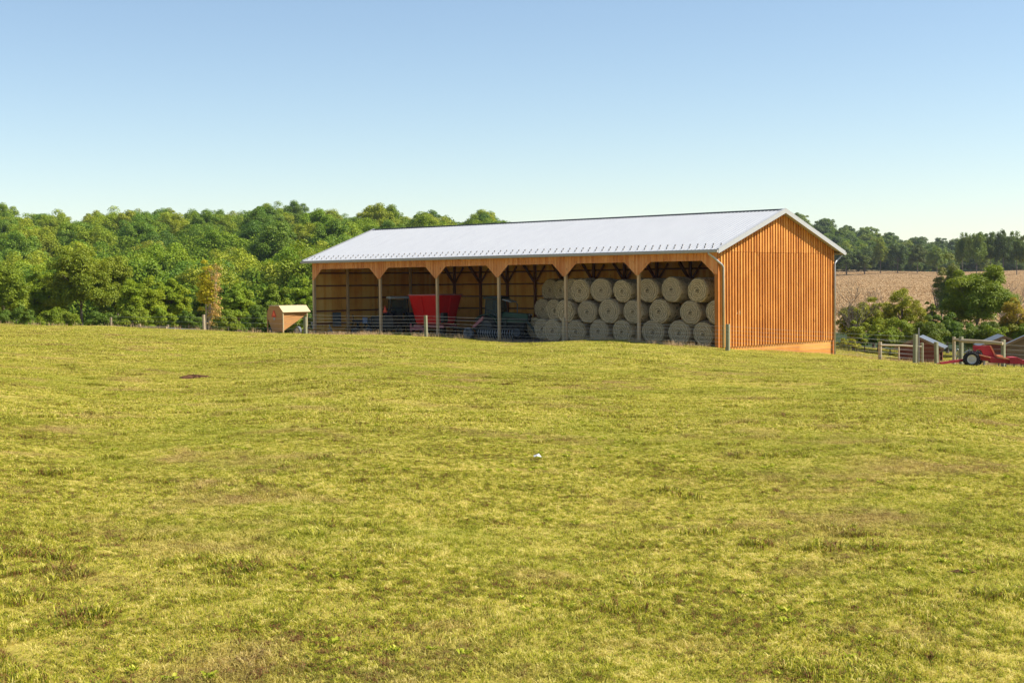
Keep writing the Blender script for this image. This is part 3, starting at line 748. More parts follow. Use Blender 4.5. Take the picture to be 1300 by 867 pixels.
for x in (-.6, .75): wheel('wheel', td, (x, -.15, .28), .28, .14, M['tyregrey'], M['rimgrey'], 24, False); td.children[-1].rotation_euler = (0, 0, R(58))
m = MB(); m.box(.35, .8, -.3, -.17, .8, 1.2); m.build('gearbox', M['blue'], td, bevel=.03)

# grey slatted racks leaning inside the leftmost bay
for px, y, lean, lb in ((407, .9, .35, 'grey slatted steel rack leaning low beside the barn left corner post'), (417, 1.2, .5, 'second grey slatted rack tilted behind the first, left bay of barn')):
    r_ = empty('slatted_rack', bw(bx_for(px, y), y, .01), BRZ+R(20), label=lb, cat='rack')
    m = MB()
    for s in (-.4, .4): m.bar((s, 0, .0), (s-lean, .15, .85), .05)
    m.build('side_rail', M['greybars'], r_)
    for j in range(5):
        z = .12+j*.17; m = MB(); m.box(-.42-lean*z/.85, .42-lean*z/.85, .0+z*.17-.03, .02+z*.17-.03, z, z+.07); m.build('slat', M['greybars'], r_)
m = MB(); m.box(-.02, .0, -.35, .35, 0, .9)
o = m.build('grey_panel', M['tin'], None); o.location = bw(-BL+.30, 1.7, .6); o.rotation_euler = (0, 0, BRZ); tag(o, 'pale grey sheet standing against the barn left end wall', 'metal sheet')

# ------------------------------------------------------------------ tan feeder wagon left of the barn
fy = 84.6; fp = gpt(350, fy)
fd = empty('creep_feeder', (fp.x, fp.y, sight(352, 423.5, fy)), R(-40), label='tan sheet-metal livestock feeder with cream roof panels and orange triangle, left of barn', cat='feeder')
fd.scale = (1.0, 1.0, 1.0)
# local: x across the end face, y from the near end (0) backwards
def oct_(w): return [(-.72,.95),(-.72,1.35),(-.52,1.62),(.32,1.62),(.62,1.30),(.62,.95),(.58,.10),(-.30,.10)]
m = MB(); a = oct_(1); b = [(-.72,1.2),(-.72,1.35),(-.52,1.62),(.32,1.62),(.62,1.30),(.62,1.2),(.56,1.10),(-.4,1.10)]
n = 8; m.v += [(p[0], 0, p[1]) for p in a]+[(p[0], 1.95 if i in (6, 7) else 2.05, p[1]) for i, p in enumerate(b)]
m.f += [tuple(range(n)), tuple(range(2*n-1, n-1, -1))]+[(i, n+i, n+(i+1) % n, (i+1) % n) for i in range(n)]; m.m += [0]*(n+2)
m.build('hopper', M['tan'], fd)
m = MB(); m.hexa([(-.6,-.05,1.635),(.36,-.05,1.635),(.36,2.12,1.635),(-.6,2.12,1.635),(-.6,-.05,1.66),(.36,-.05,1.66),(.36,2.12,1.66),(-.6,2.12,1.66)])
m.hexa([(.37,-.05,1.63),(.74,-.05,1.24),(.74,2.12,1.24),(.37,2.12,1.63),(.37,-.05,1.66),(.76,-.05,1.27),(.76,2.12,1.27),(.37,2.12,1.66)])
for j in range(5): m.box(-.55, .3, .1+j*.45, .13+j*.45, 1.66, 1.685)
m.build('roof_panel', M['cream'], fd)
for x, y in ((.66, .02), (-.74, .02), (.66, 1.9)):
    m = MB(); m.box(x-.03, x+.03, y-.03, y+.03, -.05, 1.3 if x > 0 else 1.2); m.build('leg', M['cream'] if x > 0 else M['tan'], fd)
tri_sign(fd, (-.12, -.015, 1.02), 0, .42)
m = MB(); m.lathe([(.001,-.02),(.07,-.02),(.07,0)], 14, 'y', (-.1,0,.88)); m.build('reflector', M['trim'], fd)
wheel('wheel', fd, (.85, 1.0, .16), .26, .18, M['tyregrey'], M['rimwhite'], 24, False); wheel('wheel', fd, (-.7, .4, .16), .26, .18, M['tyregrey'], M['rimgrey'], 24, False)
m = MB(); m.bar((.1, 1.9, .15), (.2, 3.4, .12), .08); m.bar((.1, 3.0, .12), (.15, 3.0, .3), .05); m.build('tow_bar', M['tan'], fd)

# ------------------------------------------------------------------ wire fence in front of the barn
def ppost(parent, px, Y, ytop, w, mat, label=None, round_=False, rz=0, sink=.3):
    b = gpt(px, Y); top = sight(px, ytop, Y)
    m = MB(); hgt = top-b.z
    if round_: m.tube([(0,0,-sink), (0,0,hgt*.5), (0,0,hgt)], [w*.52, w*.5, w*.47], 12)
    else: m.box(-w/2, w/2, -w/2, w/2, -sink, hgt)
    o = m.build('post', mat, parent, loc=b, bevel=.008 if not round_ else 0); o.rotation_euler = (R(random.uniform(-1, 1)), R(random.uniform(-1, 1)), rz)
    if label: o['label'] = label
    return b, hgt
wf = empty('wire_fence', (0,0,0), label='six-strand pale wire fence on square posts crossing in front of the barn opening', cat='fence')
FP = [(388, 82, 402.5, .16), (541, 78, 400.5, .15), (716, 73.5, 403.5, .15), (924, 66.5, 411.5, .17)]
pts = []
for px, Y, yt, w in FP: pts.append(ppost(wf, px, Y, yt, w, M['fencepost'] if px != 716 else M['fencepost_old'], rz=BRZ+R(12)))
bR = gpt(1163, 61)
ends = [p for p, h in pts]+[bR]
for k in range(6):
    z = 1.18-.185*k; path = []
    for i in range(len(ends)-1):
        a, b = ends[i], ends[i+1]
        for j in range(12 if i < len(ends)-2 else 13):
            t_ = j/12; x, y = a.x+(b.x-a.x)*t_, a.y+(b.y-a.y)*t_
            zz = (a.z*(1-t_)+b.z*t_)+z-.03*math.sin(math.pi*t_)*(1+.5*math.sin(k*3.1+i))
            path.append((x+.02*math.sin(k+i), y-.09, zz))
    m = MB(); m.tube(path, .0036, 5); m.build('wire', M['wire'], wf)

# fence at the field edge on the left
lf = empty('field_edge_fence', (0,0,0), label='short grey posts with a low rail at the left edge of the pasture', cat='fence')
Lp = [(141, 100, 403, .13), (177, 97, 411.5, .14), (213, 95, 412.5, .14)]
lp = [ppost(lf, px, Y, yt, w, M['fencepost_old']) for px, Y, yt, w in Lp]
ppost(lf, 259, 91, 399.5, .2, M['fencepost_old'], 'thick post beside the golden poplar', True)
m = MB(); a = at(178, 415.5, 96.9); b = at(212, 416.0, 94.9); m.bar(a, b, .12, .13); m.build('rail', M['fencepost_old'], lf)
m = MB(); a = at(214, 417.0, 94.8); b = at(256, 419.0, 91.1); m.tube([a, b], .045, 8); m.build('pipe_rail', M['galv'], lf)
for k in range(3):
    m = MB(); a = gpt(141, 100); b = gpt(259, 91); c = gpt(388, 82); zz = .95-.3*k
    m.tube([(a.x, a.y, a.z+zz+.15), (b.x, b.y-.12, b.z+zz), (c.x, c.y, c.z+zz)], .004, 5); m.build('wire', M['wire'], lf)

# paddock fence on the right
pf = empty('paddock_fence', (0,0,0), label='weathered post and rail paddock fence with wires in front of the red-brown sheds', cat='fence')
RP = [(1117.5, 72, 434, .24, 'fencepost_old'), (1141.5, 76, 440.5, .09, 'fencepost_old'), (1162.5, 61, 424.5, .20, 'fencepost'), (1171, 72, 435, .20, 'fencepost'),
      (1189.5, 68, 434, .20, 'fencepost'), (1211.5, 65, 427.5, .19, 'fencepost_old'), (1221, 64.5, 427.5, .2, 'fencepost'), (1250, 63.5, 438.5, .11, 'fencepost_old'), (1274.5, 63, 431, .2, 'fencepost')]
rp = {}
for px, Y, yt, w, mm in RP: rp[px] = ppost(pf, px, Y, yt, w*.76, M[mm], None, px in (1117.5, 1211.5, 1171), rz=R(35))
b = rp[1162.5][0]; m = MB(); m.box(.04, .075, -.03, .03, 0, 1.55); o = m.build('sunlit_edge_strip', M['trim'], pf, loc=b+Vector((.09, -.02, 0)))  # white strip added to stand for sunlight on the tall post's right edge
def rail(p, q, r=.055, mat='fencepost_old'):
    m = MB(); a, b = at(*p), at(*q); mid = (a+b)/2+Vector((0,0,.02)); m.tube([a, mid, b], [r, r*.93, r*.86], 10); m.build('rail', M[mat], pf)
rail((1118, 438.3, 71.8), (1170, 440.2, 71.8), .05)
rail((1221, 432.5, 64.3), (1273, 436.0, 62.8), .085)
rail((1211, 431.5, 64.9), (1221, 432.5, 64.4), .07)
m = MB(); m.tube([at(1213,456,64.9)+Vector((0,-.1,0)), at(1219,436,64.6)+Vector((0,-.12,0))], .03, 8); m.build('brace', M['galv'], pf)
m = MB(); m.tube([at(1214+2.2*math.sin(t_*6.28)+1.5, 450-7*math.cos(t_*6.28), 64.8) for t_ in np.linspace(0, 1, 15)], .02, 6); m.build('gate_loop', M['galv'], pf)
seq = [gpt(1058, 74), rp[1117.5][0], rp[1171][0], rp[1189.5][0], rp[1211.5][0], rp[1221][0], rp[1274.5][0], gpt(1345, 62)]
for k in range(5):
    z = 1.05-.2*k; m = MB(); m.tube([(p.x, p.y-.11, p.z+z) for p in seq], .004, 5); m.build('wire', M['wire'], pf)

# ------------------------------------------------------------------ low sheds
def shed(label, px, Y, rz, W, D, he, hr, wall, roofm, z, opening=True):
    s = empty('livestock_shed', (0,0,0), rz, label=label, cat='shed'); p = gpt(px, Y); s.location = (p.x, p.y, z if z is not None else p.z)
    m = MB(); m.prism([(-W/2,-.4),(W/2,-.4),(W/2,he),(0,hr),(-W/2,he)], 0, .05); n = int(hr/.16)
    for j in range(n):    # lap boards
        zz = j*.16; wl = W/2 if zz < he else W/2*(hr-zz)/(hr-he); zz2 = zz+.15; wl2 = W/2 if zz2 < he else W/2*max(0, hr-zz2)/(hr-he)
        if wl2 <= .02: continue
        m.hexa([(-wl,-.035,zz),(wl,-.035,zz),(wl,-.001,zz),(-wl,-.001,zz),(-wl2,-.012,zz2),(wl2,-.012,zz2),(wl2,-.001,zz2),(-wl2,-.001,zz2)])
    m.build('end_wall', wall, s)
    m = MB(); m.prism([(-W/2,-.4),(W/2,-.4),(W/2,he),(0,hr),(-W/2,he)], D-.05, D); m.build('end_wall', wall, s)
    m = MB(); m.box(-W/2, -W/2+.05, .051, D-.051, -.4, he-.02); m.build('side_wall', wall, s)
    m = MB()
    if opening:
        m.box(W/2-.05, W/2, .051, .35, -.4, he-.02); m.box(W/2-.05, W/2, D-.4, D-.051, -.4, he-.02); m.box(W/2-.05, W/2, .36, D-.41, he-.3, he-.02)
    else: m.box(W/2-.05, W/2, .051, D-.051, -.4, he-.02)
    m.build('side_wall', wall, s)
    for sg in (-1, 1):
        m = MB(); ov = .28; q = (hr-he)/(W/2)
        x0, z0, x1, z1 = 0, hr+.03, sg*(W/2+ov), he-q*ov+.03
        m.hexa([(x0,-.25,z0),(x1,-.25,z1),(x1,D+.25,z1),(x0,D+.25,z0),(x0,-.25,z0+.05),(x1,-.25,z1+.05),(x1,D+.25,z1+.05),(x0,D+.25,z0+.05)])
        rf = m.build('roof', roofm, s)
        m = MB(); m.hexa([(x0,-.28,z0-.09),(x1,-.28,z1-.09),(x1,-.252,z1-.09),(x0,-.252,z0-.09),(x0,-.28,z0+.06),(x1,-.28,z1+.06),(x1,-.252,z1+.06),(x0,-.252,z0+.06)]); m.build('rake_board', M['shedbrown'], rf)
    return s
shed('low red-brown lap-sided shed with pale tin roof and dark opening, behind the tall fence post', 1167, 84, R(-21), 2.35, 2.6, 1.0, 1.55, M['shedred'], M['tin'], sight(1168, 462, 84))
shed('small red-brown gabled shed behind the right end of the paddock rail', 1275, 84, R(-12), 2.3, 2.6, 1.15, 1.65, M['shedred'], M['tin'], sight(1273, 463, 84), False)
shed('weathered brown gabled shed cut by the right edge of the photo', 1312, 78, R(-22), 2.7, 3.0, 1.2, 1.85, M['shedbrown'], M['tin'], sight(1312, 466, 78), False)

# ------------------------------------------------------------------ old red implement at the right edge
RY = 59.5; wp = at(1232.4, 458.6, RY)
gi = gz([wp.x], [RY])[0]
ri = empty('old_red_implement', (wp.x, RY, gi), R(-6), label='old red farm implement with white-rimmed wheel and faded orange boards, near the paddock fence', cat='farm implement')
U = 1/30.3
def P(px, py): return ((px-1232.4)*U, (467.2-py)*U)
def plate(pts, y0, y1, name, mat, **k):
    m = MB(); m.prism([P(*p) for p in pts], y0, y1); return m.build(name, mat, ri, bevel=.008, **k)
wheel('wheel', ri, (0, -.12, .31), .315, .24, M['tyre'], M['rimwhite'], 32, True, .60)
wheel('wheel', ri, (.42, 1.0, .30), .30, .22, M['tyre'], M['rimwhite'], 32, True, .60)
plate([(1237.3,441.2),(1258.0,441.2),(1264.5,455),(1262,461),(1252,461),(1250,452.5),(1247.5,446.8),(1242,446.3),(1241,449.5),(1237.6,449)], .34, .40, 'back_plate', M['oldred'])
m = MB(); a, b = P(1258.2, 441.4), P(1264.6, 455); m.hexa([(a[0]-.01,.28,a[1]),(a[0]+.05,.28,a[1]),(a[0]+.05,.46,a[1]),(a[0]-.01,.46,a[1]),(b[0]-.01,.28,b[1]),(b[0]+.05,.28,b[1]),(b[0]+.05,.46,b[1]),(b[0]-.01,.46,b[1])]); m.build('flange', M['orange'], ri)
def board(p, q, y0, y1, th, name='board', mat='orange'):
    a, b = P(*p), P(*q); m = MB(); m.hexa([(a[0],y0,a[1]-th),(b[0],y0,b[1]-th),(b[0],y1,b[1]-th),(a[0],y1,a[1]-th),(a[0],y0,a[1]),(b[0],y0,b[1]),(b[0],y1,b[1]),(a[0],y1,a[1])]); m.build(name, M[mat], ri, bevel=.01)
board((1241.5,451.5), (1255.5,455.0), -.25, .30, .05)
board((1264.2,453.6), (1279,457.2), -.2, .42, .06)
board((1265,452.8), (1272,453.6), .0, .40, .05)
plate([(1241,452),(1256,456),(1256,460),(1246,459.5)], -.02, .25, 'side_plate', M['oldred'])
plate([(1255,455),(1279.5,459),(1279,463.5),(1256,462.5)], -.05, .30, 'main_beam', M['oldred'])
plate([(1279,455.4),(1288,455.4),(1294.5,458.5),(1295,464),(1279,463.5)], -.25, .5, 'red_box', M['oldred'])
plate([(1294,459),(1312,461),(1312,466),(1294,464.5)], .0, .4, 'tail_box', M['oldred'])
for px in (1243.6, 1250.4, 1268, 1277, 1287, 1296, 1299):
    m = MB(); a = P(px, 456+(px-1243)*.1); m.bar((a[0], .1, a[1]), (a[0]-.04, .05, -.03 if px > 1260 else .08), .035 if px > 1260 else .05); m.build('tine', M['rimgrey' if px > 1260 else 'trim'], ri)
m = MB(); a = P(1229, 459.5); b = P(1195, 463.2); m.bar((a[0], .45, a[1]), (b[0], .1, b[1]), .09, .10); m.bar((a[0]-.1, .45, a[1]), (b[0]+.5, .75, b[1]+.06), .06); m.bar((b[0], .1, b[1]), (b[0]-.14, .08, b[1]-.02), .05); m.build('drawbar', M['oldred'], ri)
m = MB(); m.lathe([(.345,-.13),(.36,-.13),(.36,.13),(.345,.13)], 36); v = [(p, i) for i, p in enumerate(m.v)]
m2 = MB(); pr = [(.36*math.cos(R(t_)), .33+.36*math.sin(R(t_))) for t_ in range(20, 141, 10)]; pr += [(x*.96, z*.96+.013) for x, z in pr[::-1]]; n = len(pr)//2
for j in range(n-1): m2.prism([pr[j], pr[j+1], pr[len(pr)-2-j], pr[len(pr)-1-j]], -.1, .14)
m2.build('fender', M['rimgrey'], ri)
m = MB(); m.bar((0, -.05, .31), (.42, 1.0, .31), .06); m.build('axle', M['oldred'], ri)

# litter and dug soil in the field
def ground_hit(px, py):
    lo, hi = 4.0, 90.0
    Ys = np.linspace(4, 90, 1200); P_ = [at(px, py, Y) for Y in Ys]
    z = gz([p.x for p in P_], [p.y for p in P_])
    for p, g in zip(P_, z):
        if p.z <= g: return Vector((p.x, p.y, g))
p = ground_hit(683, 587); m = MB(); rnd = random.Random(4)
pts_ = [(.05*math.cos(a)*rnd.uniform(.6,1.1), .05*math.sin(a)*rnd.uniform(.7,1.1), rnd.uniform(.0,.025)) for a in np.linspace(0, 6.28, 11)[:-1]]
m.v = pts_+[(.01,.0,.045)]; m.f = [(i, (i+1) % 10, 10) for i in range(10)]; m.m = [0]*10
o = m.build('litter_scrap', M['paper'], None, loc=p+Vector((0,0,.055))); tag(o, 'crumpled white scrap lying in the grass mid-field', 'litter')
sd = o.modifiers.new('thickness', 'SOLIDIFY'); sd.thickness = .004
for px, py, rx, lb in ((246, 480.5, .42, 'reddish brown molehill of bare soil in the left mid-field'), (1224, 730, .085, 'small dark patch of dug soil at right in the foreground')):
    p = ground_hit(px, py); m = MB(); n = 28; rnd = random.Random(px)
    prof = [(0,1),(.3,.9),(.55,.6),(.8,.25),(1.0,-.15)]
    for i, (r_, h_) in enumerate(prof):
        for j in range(n): a = 6.2832*j/n; k_ = 1+.2*math.sin(3*a+px)+.12*math.sin(5*a)+rnd.uniform(-.16,.16); m.v.append((r_*rx*k_*math.cos(a), r_*rx*.6*k_*math.sin(a), (h_+rnd.uniform(-.45,.45))*rx*.14+.02))
    for i in range(len(prof)-1):
        for j in range(n): a = i*n+j; b = i*n+(j+1) % n; m.f.append((a, b, b+n, a+n)); m.m.append(0)
    o = m.build('soil_mound', M['soil'], None, loc=p); tag(o, lb, 'soil mound')

# ------------------------------------------------------------------ trees
def leaves_arrays(rnd, C, Rd, Rl, per, leaf, flat=.5, open_=.0):
    """quads scattered through the shells of the lobes C (centres) with radii Rl"""
    V = []
    n = len(C); N = n*per
    ci = np.repeat(np.arange(n), per)
    d = rnd.normal(size=(N, 3)); d /= np.linalg.norm(d, axis=1)[:, None]
    d[:, 2] = np.where(d[:, 2] < -.35, -d[:, 2], d[:, 2])
    rad = Rl[ci]*(rnd.uniform(.30, 1.30, N)**.6)
    p = C[ci]+d*rad[:, None]*np.array([1, 1, .85])
    nrm = d*.9+rnd.normal(size=(N, 3))*.55+np.array([0, 0, .35]); nrm /= np.linalg.norm(nrm, axis=1)[:, None]
    t1 = np.cross(nrm, rnd.normal(size=(N, 3))); t1 /= np.linalg.norm(t1, axis=1)[:, None]; t2 = np.cross(nrm, t1)
    s = leaf*rnd.uniform(.6, 1.35, N)[:, None]
    a = p-t1*s*.5; b = p+t2*s*.36+nrm*s*.08; c = p+t1*s*.5; e = p-t2*s*.36+nrm*s*.08
    V = np.stack([a, b, c, e], 1).reshape(-1, 3)
    return V
def lobes(rnd, rx, ry, rz, z0, n, lr=(.2, .38), inner=.45, top=1.0):
    C = []
    while len(C) < n:
        d = rnd.normal(size=3); d /= np.linalg.norm(d)
        if d[2] < -.55: continue
        r = rnd.uniform(inner, .92)
        wob = 1+.13*math.sin(3*math.atan2(d[1], d[0])+rx)+rnd.uniform(-.07, .07)
        C.append((d[0]*rx*r*wob, d[1]*ry*r*wob, z0+rz*(1+d[2]*r*top*wob)))
    C = np.array(C); Rl = rnd.uniform(lr[0], lr[1], n)*min(rx, rz)
    return C, Rl
def quads_mesh(name, V, mats, extra=None):
    """leaf quads plus an optional MB (trunk) as material slot 1"""
    n = len(V)//4; F_ = np.arange(n*4).reshape(-1, 4)
    me = bpy.data.meshes.new(name)
    if extra is not None and extra.v:
        k = len(V); vv = np.vstack([V, np.array(extra.v)]).tolist(); ff = F_.tolist()+[tuple(i+k for i in f) for f in extra.f]
        me.from_pydata(vv, [], ff); mi = np.zeros(len(ff), int); mi[n:] = 1; 
        for q in mats: me.materials.append(q)
        me.polygons.foreach_set('material_index', mi)
    else:
        me.from_pydata(V.tolist(), [], F_.tolist()); me.materials.append(mats[0])
    me.update(); return me
def skeleton(rnd, C, H0, r0, nl, lean=0):
    """tapered trunk and limbs reaching for some of the lobes"""
    m = MB(); top = C[:, 2].max()*.8; cx = C[:, 0].mean()*.5+lean; cy = C[:, 1].mean()*.5
    tr = [(0, 0, -.6), (.02*rnd.normal(), .02*rnd.normal(), H0*.5), (cx*.3, cy*.3, H0), (cx*.6, cy*.6, (H0+top)/2), (cx, cy, top)]
    m.tube(tr, [r0*1.25, r0, r0*.8, r0*.45, r0*.12], 9)
    idx = rnd.permutation(len(C))[:nl]
    for i in idx:
        t_ = rnd.uniform(.25, .75); base = Vector(tr[2]).lerp(Vector(tr[4]), t_*.8); e = Vector(C[i])
        if e.z < base.z-.5: base = Vector(tr[1]).lerp(Vector(tr[2]), rnd.uniform(.6, 1))
        mid = base.lerp(e, .5)+Vector((rnd.normal()*.15, rnd.normal()*.15, .25)); rb = r0*.38*(1-t_*.4)
        m.tube([base, mid, e], [rb, rb*.6, rb*.18], 6)
        for q in range(2):
            e2 = mid.lerp(e, .3+.3*q)+Vector((rnd.normal(), rnd.normal(), .6*rnd.random()+.3))*(.12*top); m.tube([mid.lerp(e, .2+.3*q), e2], [rb*.35, rb*.08], 5)
    return m
# wood on the hillside: a few crown shapes, each tree its own object
def far_tree_mesh(seed, rx, H, leaf, nl, per):
    rnd = np.random.RandomState(seed); rz = H*.40
    C, Rl = lobes(rnd, rx, rx, H*.47, H-2*H*.47, nl, (.17, .31), .35, 1.0)
    V = leaves_arrays(rnd, C, None, Rl, per, leaf)
    return quads_mesh('woodland_tree', V, [M['leaf'], M['bark']], skeleton(rnd, C, H*.3, .22, 5))
FT = [far_tree_mesh(100+i, 4.6+.5*(i % 3), 11+1.2*(i % 4), .29, 80, 300) for i in range(6)]
FT2 = [far_tree_mesh(200+i, 4.8+.5*(i % 2), 11+1.0*(i % 3), .44, 90, 130) for i in range(4)]
GREENS = [(c[0]*1.85, c[1]*1.85, c[2]*.8) for c in [(.095,.155,.020), (.130,.175,.022), (.075,.130,.022), (.155,.185,.025), (.060,.115,.025), (.110,.160,.016), (.145,.17,.025), (.085,.14,.030)]]
def place_tree(me, x, y, s, col, label, cat, group=None, z=None, name='woodland_tree', rnd=random, sink=.1):
    o = bpy.data.objects.new(name, me); COL.objects.link(o); o.location = (x, y, (g1(x, y) if z is None else z)-sink); o.rotation_euler = (0, 0, rnd.uniform(0, 6.28))
    k = rnd.uniform(.92, 1.1); o.scale = (s*k, s*k, s); j = rnd.uniform(.85, 1.15)
    o.color = (col[0]*j, col[1]*j, col[2]*j, 1); return tag(o, label, cat, group)
rnd = random.Random(11); cnt = 0
Yrow = 172.0
while Yrow < 500:
    step = 10.6*(1+(Yrow-170)/650); px = -70+rnd.uniform(0, 30)
    while px < 642:
        Y = Yrow+rnd.uniform(-6, 6); X = (px-650)/F*Y
        s = rnd.uniform(.84, 1.04)*(1.0 if Yrow < 400 else rnd.choice([.9, .97, 1.05]))
        if px > 560: s *= .92
        col = rnd.choice(GREENS)
        if rnd.random() < .008: col = (.24,.15,.03)
        place_tree(rnd.choice(FT), X, Y, s, col, 'broadleaf tree in the dense green wood covering the hillside left of the barn', 'tree', 'trees of the hillside wood behind and left of the barn', rnd=rnd); cnt += 1
        px += step/Y*F*rnd.uniform(.85, 1.2)
    Yrow += 19 if Yrow < 400 else 16
print('hillside trees', cnt)
cnt2 = 0
BL_G = [(c[0]*2.3, c[1]*1.9, c[2]*1.0) for c in [(.045,.085,.028), (.065,.115,.028), (.038,.072,.03), (.085,.13,.022), (.05,.09,.022)]]
Yrow = 604.0
while Yrow < 960:
    px = 985+rnd.uniform(0, 14)
    while px < 1335:
        Y = Yrow+rnd.uniform(-9, 9); X = (px-650)/F*Y; s = rnd.uniform(.85, 1.15)*(1+.12*(Yrow > 800))
        place_tree(rnd.choice(FT2), X, Y, s, rnd.choice(BL_G), 'distant tree in the blue-green wood beyond the tan field, right of the barn', 'tree', 'trees of the far wood beyond the tan field', rnd=rnd, sink=1.6); cnt2 += 1
        px += (13.0 if Yrow < 700 else 11.5)/Y*F*rnd.uniform(.85, 1.15)*(1.0+.25*(Yrow-604)/360)
    Yrow += 34+ (Yrow-604)*.05
print('far trees', cnt2)

def near_tree(name, label, px, Y, ytop, wpx, col, seed, leaf=.2, nl=60, per=340, trunk_h=.25, rzf=.42, lr=(.2,.36), inner=.4, transl=None, bark='bark', r0=.16, cat='tree', group=None, nlimb=9, zoff=0, squash=1.0, top=1.0):
    rnd = np.random.RandomState(seed); b = gpt(px, Y); H = sight(px, ytop, Y)-b.z; rx = wpx/F*Y/2
    rz = H*rzf; C, Rl = lobes(rnd, rx*.86, rx*.86*squash, rz*.9, H-2*rz*.95, nl, lr, inner, top)
    Rl *= 1.0
    V = leaves_arrays(rnd, C, None, Rl, int(per*2.0), leaf*.58)
    e = empty(name, (b.x, b.y, b.z), 0, label=label, cat=cat, group=group)
    me = quads_mesh('crown', V, [M['leaf']]); cr = bpy.data.objects.new('crown', me); COL.objects.link(cr); cr.parent = e; cr.color = (col[0]*1.6, col[1]*1.5, col[2]*.9, 1)
    skeleton(rnd, C, H*trunk_h, r0, nlimb).build('trunk', M[bark], e, smooth=True)
    return e
YG = (.165,.225,.014); OL = (.130,.172,.016); MG = (.125,.180,.016); DG = (.075,.13,.018); LG = (.155,.225,.02)
LT = [
 ('broad_tree', 'mid-green tree cut by the left edge of the photo', 5, 118, 333, 92, MG, .21),
 ('broad_tree', 'rounded green tree second from the left edge, before the wood', 52, 122, 340, 66, LG, .2),
 ('broad_tree', 'tallest olive-green tree of the left tree row, with fruiting crown', 104, 120, 303, 104, OL, .23),
 ('broad_tree', 'olive tree leaning against the tallest one in the left tree row', 150, 124, 318, 62, OL, .22),
 ('bushy_tree', 'bright yellow-green bushy tree right of the tallest left tree', 178, 115, 348, 66, YG, .19),
 ('bushy_tree', 'bright yellow-green bushy tree just left of the golden poplar', 218, 117, 350, 54, YG, .19),
 ('bushy_tree', 'dark green low tree directly behind the golden poplar', 262, 126, 362, 46, MG, .2),
 ('bushy_tree', 'rounded green bushy tree right of the golden poplar', 303, 113, 359, 52, LG, .19),
 ('bushy_tree', 'green bushy tree behind the tan feeder', 347, 117, 357, 56, MG, .2),
 ('bushy_tree', 'green bushy tree touching the left end of the barn', 392, 120, 354, 56, LG, .2),
 ('broad_tree', 'green tree hidden mostly behind the left end of the barn', 432, 122, 362, 50, MG, .2),
]
for i, (nm, lb, px, Y, yt, w, col, lf_) in enumerate(LT):
    near_tree(nm, lb, px, Y, yt, w, col, 300+i, lf_, nl=115, per=240, rzf=.48, trunk_h=.2, lr=(.13, .27), inner=.45)
# low shrubs at the foot of the left trees
for i, (px, w, yt, col) in enumerate(((22, 60, 385, DG), (75, 64, 389, MG), (128, 50, 392, DG), (168, 56, 388, MG), (205, 52, 390, LG), (240, 40, 392, DG), (290, 44, 390, MG), (326, 36, 384, DG), (365, 50, 388, MG), (400, 40, 386, DG), (-40, 70, 380, MG))):
    near_tree('shrub', ['dark', 'green', 'leafy'][i % 3]+' low shrub at the foot of the left tree row, '+['near the left edge', 'under the rounded tree', 'under the tallest olive tree', 'under the leaning olive tree', 'under the bright bushy trees', 'left of the golden poplar', 'right of the golden poplar', 'left of the tan feeder', 'behind the tan feeder', 'at the barn left corner', 'outside the left edge'][i],
              px, 108+(i*5) % 7, yt, w, col, 340+i, .17, nl=34, per=230, rzf=.5, trunk_h=.1, cat='shrub', r0=.06, nlimb=4)
# golden poplar
pb = near_tree('golden_poplar', 'slender golden-leaved poplar with half-bare pinkish branches at the field edge', 262, 92.5, 330, 24, (.31,.30,.02), 371, .15, nl=80, per=80, rzf=.495, trunk_h=.10, lr=(.35, .6), inner=.1, bark='palebark', r0=.07, nlimb=14)
rnd = np.random.RandomState(5); m = MB()
for j in range(20):
    a = rnd.uniform(0, 6.28); h0 = rnd.uniform(.1, 1.6); h1 = rnd.uniform(2.2, 4.4)
    x1, y1 = rnd.uniform(.25, .95), rnd.uniform(-.3, .3); m.tube([(.12, 0, h0), (.12+x1*.6, y1*.6, (h0+h1)/2), (.12+x1*.75, y1, h1)], [.015, .010, .003], 5)
m.build('bare_branches', M['palebark'], pb)
V = leaves_arrays(rnd, np.c_[rnd.uniform(.1, .85, 60), rnd.uniform(-.3, .3, 60), rnd.uniform(.5, 4.3, 60)], None, np.full(60, .28), 26, .10)
o = bpy.data.objects.new('sparse_leaves', quads_mesh('sparse_leaves', V, [M['leaf']])); COL.objects.link(o); o.parent = pb; o.color = (.55,.38,.12,1)

